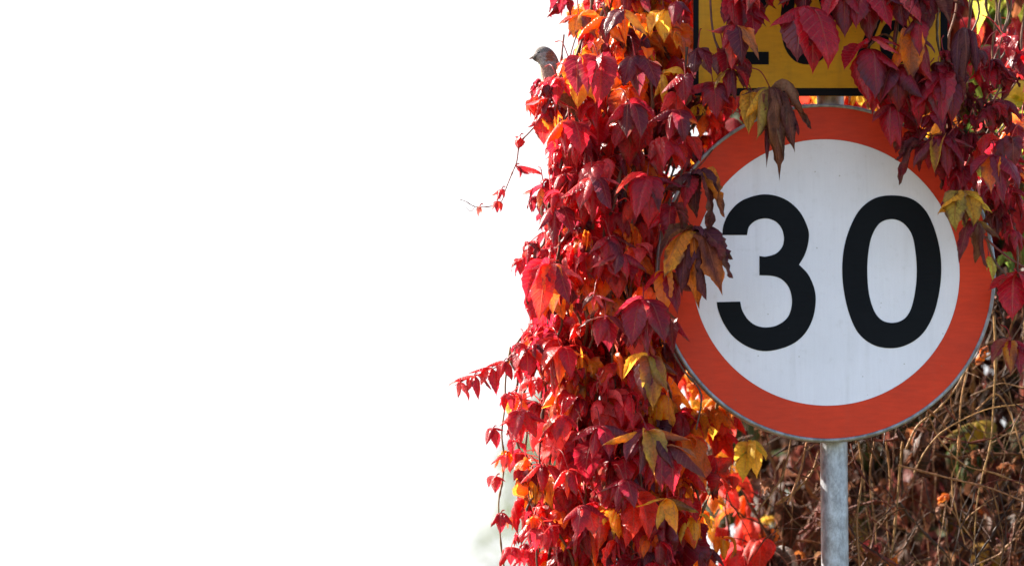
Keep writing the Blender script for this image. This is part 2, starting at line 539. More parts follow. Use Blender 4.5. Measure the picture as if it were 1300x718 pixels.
# ---- yellow board above
BT, BB, BL, BR = -70, 122, 880, 1203
def rect(l, t, r_, b, rad=0.0):
    if rad <= 0: return [S(l, b), S(r_, b), S(r_, t), S(l, t)]
    out = []
    for cx_, cy_, a0 in ((r_ - rad, b - rad, -90), (r_ - rad, t + rad, 0), (l + rad, t + rad, 90), (l + rad, b - rad, 180)):
        for i in range(6):
            a = R(a0 + 90 * i / 5)
            out.append(S(cx_ + rad * math.cos(a), cy_ - rad * math.sin(a)))
    return out


bb = S((BL + BR) / 2, BB)
board = empty('warning_plate', (bb[0], 0, bb[1]))
tag(board, 'yellow rectangular plate with black border and large black figures above the round sign', 'road sign')
poly_mesh('plate', [rect(BL, BT, BR, BB, 4)], 0.003, 0.003, M_yellow, board)
poly_mesh('border', [rect(BL, BT, BR, BB, 4), rect(BL + 7, BT + 9, BR - 9, BB - 10, 3)], -0.0002, 0.0006, M_black, board)
two = [(916, 2), (919, -14), (930, -25), (943, -28), (959, -24), (970, -12), (973, 4), (969, 20), (957, 36), (938, 60), (933, 66), (976, 66), (976, 82), (913, 82), (913, 68), (923, 50), (943, 24), (954, 10), (958, 1), (954, -8), (944, -13), (934, -9), (931, 4)]
tag(poly_mesh('numeral', [[S(*q) for q in smooth_loop(two, (0, 10, 11, 12, 13, 22))]], -0.0002, 0.0006, M_black, board), 'black numeral 2')


def oval(cx_, cy_, rx, ry, n=48, e=2.3):
    out = []
    for i in range(n):
        a = 2 * math.pi * i / n
        c_, s_ = math.cos(a), math.sin(a)
        out.append(S(cx_ + rx * math.copysign(abs(c_) ** (2 / e), c_), cy_ - ry * math.copysign(abs(s_) ** (2 / e), s_)))
    return out


tag(poly_mesh('numeral', [oval(1025, 27, 34, 55), oval(1025, 27, 18.5, 38)], -0.0002, 0.0006, M_black, board), 'black numeral 0')
tag(poly_mesh('percent_sign', [oval(1137, 54, 20, 28), oval(1137, 54, 9, 15), oval(1087, 0, 20, 28), oval(1087, 0, 9, 15),
                           [S(1083, 82), S(1096, 82), S(1140, -28), S(1127, -28)]], -0.0002, 0.0006, M_black, board), 'black percent sign')

# ---- post with clamps
PC = at(1058.5, 600, 0.06)
PR = 17.5 * PXM
post = empty('sign_post', (PC.x, 0.048, 0))
tag(post, 'galvanised steel tube post carrying the round sign and yellow plate', 'sign post')
mb = MB()
zs = np.linspace(-0.05, 3.05, 40)
tube(mb, [(PC.x, 0.055, z) for z in zs], PR, PR, (1, 1, 1), n=48)
mb.build('pole', M_galv, post)
mb = MB()
rad = np.linspace(0.0, PR + 0.003, 5)
V = []
n = 32
for k, (r_, z) in enumerate([(0.0005, 3.075), (PR * 0.6, 3.07), (PR * 0.95, 3.055), (PR + 0.003, 3.035), (PR + 0.003, 3.01)]):
    V.append([(PC.x + r_ * math.cos(a), 0.055 + r_ * math.sin(a), z) for a in np.linspace(0, 2 * math.pi, n, endpoint=False)])
V = np.array(V); idx = np.arange(5 * n).reshape(5, n); nx = np.roll(idx, -1, 1)
mb.add(V.reshape(-1, 3), np.stack([idx[:-1], idx[1:], nx[1:], nx[:-1]], -1).reshape(-1, 4))
mb.build('post_cap', M_galv, post)


def clamp(z, parent):
    """band round the post with two ears bolted to a rail on the back of the plate"""
    mb = MB()
    n = 28
    ring = []
    for (r_, dz) in ((PR + 0.0005, -0.014), (PR + 0.0035, -0.014), (PR + 0.0035, 0.014), (PR + 0.0005, 0.014)):
        ring.append([(PC.x + r_ * math.cos(a), 0.055 + r_ * math.sin(a), z + dz) for a in np.linspace(0, 2 * math.pi, n, endpoint=False)])
    ring.append(ring[0])
    V = np.array(ring); idx = np.arange(5 * n).reshape(5, n); nx = np.roll(idx, -1, 1)
    mb.add(V.reshape(-1, 3), np.stack([idx[:-1], nx[:-1], nx[1:], idx[1:]], -1).reshape(-1, 4))

    def box(x0, x1, y0, y1, z0, z1):
        v = [(x, y, q) for x in (x0, x1) for y in (y0, y1) for q in (z0, z1)]
        f = [(0, 1, 3, 2), (4, 6, 7, 5), (0, 4, 5, 1), (2, 3, 7, 6), (0, 2, 6, 4), (1, 5, 7, 3)]
        mb.add(v, f)
    for s in (-1, 1):
        box(PC.x + s * (PR + 0.002), PC.x + s * (PR + 0.022), 0.030, 0.036, z - 0.014, z + 0.014)
    box(PC.x - 0.10, PC.x + 0.10, 0.0247, 0.0297, z - 0.011, z + 0.011)
    mb.build('clamp', M_galv, parent, smooth=False)


for z in (ctr.z - 0.17, ctr.z + 0.17): clamp(z, post)
clamp(bb[1] + 0.06, post); clamp(bb[1] + 0.20, post)

# ------------------------------------------------------------------ leaves
PIG = dict(
    shade_brown=(0.05, 0.020, 0.010),  # dark leaf brown that paints the shade in hedge gaps
    red=(0.43, 0.009, 0.018), scarlet=(0.54, 0.028, 0.014), crimson=(0.31, 0.006, 0.018), maroon=(0.16, 0.007, 0.016),
    purple=(0.10, 0.016, 0.028), orange=(0.70, 0.17, 0.012), amber=(0.72, 0.30, 0.015), yellow=(0.78, 0.50, 0.05),
    olive=(0.40, 0.24, 0.03), brown=(0.20, 0.065, 0.025), dun=(0.28, 0.13, 0.07), umber=(0.12, 0.026, 0.020),
    green=(0.12, 0.20, 0.03), lime=(0.45, 0.50, 0.06), dkgreen=(0.03, 0.055, 0.012), pink=(0.72, 0.10, 0.10))


def leaflet(mb, p, h, L, W, e0, e1, c1, c2, fold=0.35, twist=0.0, wr=0.03, roll=0.0, NL=12, bendat=0.55, side=0.0, curltip=0.0, dry=0.0):
    """one serrated leaflet growing from p in horizontal direction h, bending from elevation e0 to e1"""
    NW = 9 if NL > 12 else 7
    h = np.array([h[0], h[1], 0.0]); h /= np.linalg.norm(h) + 1e-9
    zz = np.array([0, 0, 1.0])
    s0 = np.cross(h, zz)
    t = np.linspace(0, 1, NL + 1)
    b = np.clip(t / bendat, 0, 1); b = b * b * (3 - 2 * b)
    el = e0 + (e1 - e0) * b + curltip * np.clip((t - 0.6) / 0.4, 0, 1) ** 1.5
    T = np.cos(el)[:, None] * h + np.sin(el)[:, None] * zz
    Nn = -np.sin(el)[:, None] * h + np.cos(el)[:, None] * zz
    T = T + s0 * side * (t[:, None])
    T /= np.linalg.norm(T, axis=1)[:, None]
    S_ = np.tile(s0, (NL + 1, 1))
    tw = twist * t
    S2 = np.cos(tw)[:, None] * S_ + np.sin(tw)[:, None] * Nn
    N2 = -np.sin(tw)[:, None] * S_ + np.cos(tw)[:, None] * Nn
    mid = np.zeros((NL + 1, 3)); mid[1:] = np.cumsum((T[:-1] + T[1:]) / 2 * (L / NL), 0)
    mid += np.array(p)
    tb = np.clip(t / 0.93, 0, 1)
    wprof = np.sin(np.pi * tb ** 0.80) ** 0.68 * (1 - 0.18 * tb ** 3)
    wprof = np.maximum(wprof, np.clip((1 - t) * 1.3, 0, 0.14))
    wprof = np.clip(wprof, 0.0, None) * W / 2
    wprof[0] = 0.02 * W; wprof[-1] = 0.0
    v = np.linspace(-1, 1, NW)
    saw = np.ones((NL + 1, NW))
    tooth = np.where(np.arange(NL + 1) % 2 == 0, 1.055, 0.945) * np.where(t > 0.3, 1, 1)
    saw[:, 0] = np.where(t > 0.25, tooth, 1); saw[:, -1] = saw[:, 0]
    wv = wprof[:, None] * v[None, :] * saw
    av = np.abs(wv)
    f = fold * (1 + 0.25 * np.sin(t * 6 + RNG.random() * 6))[:, None]
    rl = roll * np.abs(v)[None, :] ** 2
    ang = f + rl * 1.0
    lat = np.sign(v)[None, :] * av * np.cos(ang)
    nor = av * np.sin(ang)
    # wrinkles: quilting between side veins + irregular waves toward margin
    ph = RNG.random(4) * 6.28
    q = np.sin(t[:, None] * 30 - np.abs(v)[None, :] * 5 + ph[0]) * 0.25
    q = q + np.sin(t[:, None] * 7 + v[None, :] * 2.2 + ph[1]) + 0.6 * np.sin(t[:, None] * 14 - v[None, :] * 3 + ph[2])
    if dry > 0.15:          # shrivelled: ragged margin, short deep creases
        edge = 1 - dry * 0.75 * RNG.random((NL + 1, 2)) * (t[:, None] > 0.1)
        lat[:, 0] *= edge[:, 0]; lat[:, -1] *= edge[:, 1]
        lat[:, 1] *= 1 - dry * 0.3 * RNG.random(NL + 1); lat[:, -2] *= 1 - dry * 0.3 * RNG.random(NL + 1)
        q = q + dry * 1.6 * np.sin(v[None, :] * 9 + ph[3] + 1.5 * np.sin(t[:, None] * 9)) + dry * RNG.normal(0, 0.5, q.shape)
    nor = nor + q * wr * L * (np.abs(v)[None, :] ** 1.2 + 0.15) * np.sin(np.pi * np.clip(t, 0.02, 1))[:, None] ** 0.5
    V = mid[:, None, :] + lat[..., None] * S2[:, None, :] + nor[..., None] * N2[:, None, :]
    idx = np.arange((NL + 1) * NW).reshape(NL + 1, NW)
    F = np.stack([idx[:-1, :-1], idx[:-1, 1:], idx[1:, 1:], idx[1:, :-1]], -1).reshape(-1, 4)
    c1 = np.array(c1); c2 = np.array(c2)
    a0 = RNG.random() * 6.28
    g = 0.5 + 0.35 * np.sin(t[:, None] * 3.1 + a0) * 1.0 + 0.45 * (np.abs(v)[None, :] ** 2 - 0.4)
    g = np.clip(g + 0.2 * np.sin(t[:, None] * 9 + v[None, :] * 4 + a0), 0, 1)
    C = c1[None, None, :] * (1 - g[..., None]) + c2[None, None, :] * g[..., None]
    if RNG.random() < 0.22 + dry:        # browned margin and tip
        e = np.clip((np.abs(v)[None, :] + 0.35 * np.sin(t[:, None] * 17 + a0) - 0.62) * 2.2 + (t[:, None] - 0.8) * 2, 0, 1)[..., None]
        C = C * (1 - e) + np.array((0.13, 0.05, 0.03)) * e
    UV = np.stack([np.tile(np.clip(t, 0.004, 1)[:, None], (1, NW)), np.tile((v * 0.5 + 0.5)[None, :], (NL + 1, 1))], -1)
    mb.add(V.reshape(-1, 3), F, C.reshape(-1, 3), UV.reshape(-1, 2))


def jit(c, a=0.25):
    k = 1 + RNG.uniform(-a, a)
    return tuple(np.clip(np.array(c) * k * (1 + RNG.uniform(-0.08, 0.08, 3)), 0, 1))


def compound(p, face, L, pal, spread=1.0, dry=0.0, petiole=None, n=5, NL=12, e0=(-20, 35), e1=(-105, -52), mb=None, wide=0.50):
    """five-fingered creeper leaf: leaflets round the petiole tip p, drooping. face: azimuth the whorl opens to"""
    mb = mb or MB()
    base = {5: (-84, -44, 0, 44, 84), 3: (-55, 0, 55), 1: (0,)}[n]
    size = {5: (0.66, 0.9, 1.0, 0.9, 0.66), 3: (0.8, 1, 0.8), 1: (1,)}[n]
    own = [pal[RNG.integers(len(pal))] for _ in range(2)]
    for a, s in zip(base, size):
        if n == 5 and RNG.random() < 0.06: continue
        az = face + R(a) * spread + RNG.normal(0, 0.13)
        ca = own[0] if RNG.random() < 0.7 else own[1]; cb = own[1] if RNG.random() < 0.7 else own[0]
        ll = L * s * RNG.uniform(0.85, 1.12)
        fold = RNG.choice([-1, 1], p=[0.6, 0.4]) * RNG.uniform(0.1, 0.55) * (1 + dry)
        leaflet(mb, p, (math.cos(az), math.sin(az)), ll, ll * wide * RNG.uniform(0.85, 1.15) * (1 - 0.25 * dry), R(RNG.uniform(*e0)), R(RNG.uniform(*e1)),
                jit(PIG[ca]), jit(PIG[cb]), fold=fold, twist=RNG.normal(0, 0.6 + 0.9 * dry), wr=0.014 + 0.03 * RNG.random() + 0.05 * dry,
                roll=RNG.normal(-0.35, 0.6 + 0.9 * dry), dry=dry, NL=NL, bendat=RNG.uniform(0.3, 0.75), side=RNG.normal(0, 0.12), curltip=RNG.normal(-0.3, 0.45 + dry))
    if petiole is not None:
        a = Vector(petiole); b = Vector(p); m = (a + b) / 2 + Vector((RNG.normal(0, .006), RNG.normal(0, .006), abs((a - b).length) * 0.16))
        tube(mb, spline([a, m, b], 4), 0.0011, 0.0009, jit((0.50, 0.08, 0.07)), n=4)  # petiole painted paler pink to suggest sunlit glints
    return mb


def hand(p, leaflets, NL=16, petiole=None):
    """compound leaf whose leaflets are listed: (angle in the picture from straight down, length px, width ratio, colour, colour, dry)"""
    mb = MB()
    for (a, lp, wd, ca, cb, dry) in leaflets:
        ar = R(a)
        if abs(a) <= 90:
            h = (math.sin(ar), -max(math.cos(ar), 0.25) * 0.8)
            e1 = -R(92 - abs(a) * 0.85); e0 = e1 * 0.25 + R(RNG.uniform(0, 18))
        else:
            h = (math.copysign(1, a), -0.35); e0 = R(45); e1 = R(-70)
        ll = lp * PXM * 1.12
        leaflet(mb, p, h, ll, ll * wd, e0, e1, jit(PIG[ca], .12), jit(PIG[cb], .12), fold=RNG.choice([-1, 1], p=[.6, .4]) * RNG.uniform(0.15, 0.5) * (1 + dry),
                twist=RNG.normal(0, 0.15 + 0.7 * dry), wr=0.012 + 0.05 * dry, roll=RNG.normal(-0.25, 0.25 + 1.0 * dry), NL=NL, dry=dry, bendat=0.45,
                side=RNG.normal(0, 0.08), curltip=RNG.normal(-0.22, 0.25 + 0.7 * dry))
    if petiole is not None:
        a = Vector(petiole); b = Vector(p)
        m = (a + b) / 2 + Vector((0, -0.01, (a - b).length * 0.18))
        tube(mb, spline([a, m, b], 5), 0.0012, 0.0010, (0.28, 0.03, 0.03), n=5)
    return mb


def interp(poly, y):
    ys = [q[0] for q in poly]; xs = [q[1] for q in poly]
    return float(np.interp(y, ys, xs))


# silhouette of the hanging curtain in the photograph (y -> x), used as its envelope
LEFT = [(-160, 745), (0, 738), (40, 722), (75, 712), (100, 695), (130, 675), (160, 684), (190, 694), (230, 694), (260, 676), (300, 684), (335, 672), (380, 668), (410, 684),
        (435, 664), (455, 650), (480, 654), (520, 645), (560, 645), (600, 652), (640, 650), (718, 655), (900, 670)]
RIGHT = [(-160, 900), (0, 866), (60, 868), (90, 900), (115, 925), (135, 915), (165, 890), (200, 870), (240, 852), (300, 840), (360, 838), (420, 848), (470, 858), (520, 868), (560, 878), (600, 885), (718, 905), (900, 925)]


def rand_strand(x0, y0px, y1px, Y0, wander=0.02, step=26):
    pts = []; x = x0; Y = Y0; vx = 0; vy = 0
    py = y0px
    while py < y1px:
        pts.append(at(x, py, Y))
        vx = vx * 0.75 + RNG.normal(0, 2.6); vy = vy * 0.7 + RNG.normal(0, wander * 0.3)
        x += vx; Y = Y * 0.985 + Y0 * 0.015 + vy * 0.4
        py += step
    return pts


def curtain_pal(px, py, Y):
    r = RNG.random()
    t_or = math.exp(-((px - 815) / 75) ** 2 - ((py - 30) / 75) ** 2) * 0.75          # orange top
    t_or += math.exp(-((px - 885) / 60) ** 2 - ((py - 560) / 90) ** 2) * 0.55 * (Y > 0.02)
    t_or += 0.10 + (0.22 if Y > 0.08 else 0)  # rear leaves painted more orange in place of backlight glow
    t_pu = np.clip((px - 760) / 160, 0, 1) * 0.36 + 0.08
    if r < t_or: return RNG.choice(['a', 'b', 'c'])
    if r < t_or + t_pu: return RNG.choice(['p', 'q', 'q'])
    return RNG.choice(['r', 's', 't', 's'])


PALS = dict(a=['orange', 'amber', 'orange', 'scarlet'], b=['amber', 'yellow', 'orange'], c=['orange', 'scarlet', 'red'],
            p=['purple', 'maroon', 'purple', 'crimson'], q=['maroon', 'crimson', 'purple', 'red'],
            r=['red', 'scarlet', 'crimson'], s=['red', 'crimson', 'red', 'maroon'], t=['scarlet', 'red', 'orange', 'pink'])

# ============ thing 1: the curtain left of the sign
def finish_plant(root, specs, mats=(None, None), nparts=95, part_name='leaf'):
    """specs: (importance, MB, is_dry, label). The largest/nearest become parts, the rest one foliage part."""
    specs.sort(key=lambda s: -s[0])
    rest = {False: MB(), True: MB()}
    for i, (imp, mb, dry, lab) in enumerate(specs):
        if i < nparts:
            o = mb.build(part_name, mats[1] if dry else mats[0], root)
            if lab: o['label'] = lab
        else:
            t = rest[dry]
            for V, F, C, U in zip(mb.v, mb.f, mb.c, mb.uv):
                t.v.append(V); t.f.append(F + t.n); t.c.append(C); t.uv.append(U)
            t.n += mb.n
    for dry, t in rest.items():
        if t.n:
            o = t.build('foliage', mats[1] if dry else mats[0], root)
            o['kind'] = 'stuff'


# fix: faces inside a merged MB already carry offsets local to that MB; merge helper keeps them right
curtain = empty('virginia_creeper', tuple(at(780, 718, 0.05)))
tag(curtain, 'dense curtain of red and orange creeper leaves hanging left of the round sign', 'creeper')
specs = []
strands = []
mb_st = MB()
for i in range(34):
    fx = RNG.random()
    Y0 = RNG.uniform(-0.05, 0.27)
    x0 = LEFT[0][1] + 20 + fx * (RIGHT[0][1] - LEFT[0][1] - 90)
    pts = []
    vx = 0; off = 0
    lo_f = 0.08 + 0.86 * (i + RNG.random()) / 34
    for py in range(-170, 900, 24):
        off = off * 0.9 + RNG.normal(0, 4.5)
        L_, R_ = interp(LEFT, py), interp(RIGHT, py)
        x = L_ + lo_f * (R_ - L_) + off
        Y = Y0 + 0.02 * math.sin(py * 0.013 + i)
        # stay clear of the sign and the board: slip behind or in front of them
        if x > 826 and abs(Y) < 0.05: Y = -0.055 if Y < 0 else 0.11
        if x > 1035 - 217 and Y > -0.05 and Y < 0.1 and py > 120: Y = 0.11
        pts.append(at(x, py, Y))
    strands.append(pts)
    tube(mb_st, spline(pts, 3), RNG.uniform(0.0022, 0.0038), RNG.uniform(0.0012, 0.002), jit((0.13, 0.065, 0.04), 0.4), n=6, knots=0.5)
n_leaf = 0
for pts in strands:
    for j in range(1, len(pts) - 1):
        for rep in range(2 if RNG.random() < 0.30 else 1):
            if RNG.random() < 0.20: continue
            a = pts[j].lerp(pts[j + 1], RNG.random())
            face = R(-90) + RNG.normal(0, 0.85)          # mostly towards the road
            if RNG.random() < 0.22: face = RNG.uniform(0, 6.28)
            out = RNG.uniform(0.025, 0.07)
            p = a + Vector((math.cos(face) * out, math.sin(face) * out * 0.9, RNG.uniform(-0.01, 0.025)))
            px, py = to_px(p)
            L = RNG.choice([RNG.uniform(26, 50), RNG.uniform(44, 82)], p=[0.35, 0.65]) * PXM * (0.8 if px < 700 else 1.0)
            if 655 < px < 722 and 45 < py < 118: continue
            lft, rgt = interp(LEFT, py + 20), interp(RIGHT, py + 20)
            if px < lft + 60 and RNG.random() < 0.42: continue
            if px < lft + 12: 
                if RNG.random() < 0.8: continue
                L *= 0.6
            if px > rgt - 8 and p.y < 0.1: continue
            if p.y > -0.03 and p.y < 0.075 and px > 815: continue   # would cut the plates
            if p.y <= -0.03 and px > 800 and math.cos(face) > 0.3 and py > 150: face = R(-90) + RNG.normal(-0.3, 0.4)
            dark = px > 1000
            k = curtain_pal(px, py, p.y)
            dry = 0.0
            if RNG.random() < 0.16: dry = RNG.uniform(0.25, 0.8)
            pal = PALS[k]
            mbl = compound(p, face, L, pal, spread=RNG.uniform(0.7, 1.15), dry=dry, petiole=a, NL=16)
            specs.append((-p.y * 10 + L * 10 - (3 if not (0 < px < 1300 and -10 < py < 718) else 0), mbl, False, None)); n_leaf += 1

for i in range(85):
    py = RNG.uniform(110, 720); px = interp(LEFT, py) + RNG.uniform(-6, 60)
    Y = RNG.uniform(-0.12, 0.08)
    specs.append((1, compound(at(px, py - 12, Y), R(-90) + RNG.normal(0, 0.9), RNG.uniform(18, 40) * PXM, PALS[RNG.choice(['r', 's', 't', 's', 'q'])], dry=RNG.choice([0, 0, .3]),
                              petiole=at(px + RNG.uniform(6, 22), py - RNG.uniform(20, 34), Y + 0.02), NL=14), False, None))
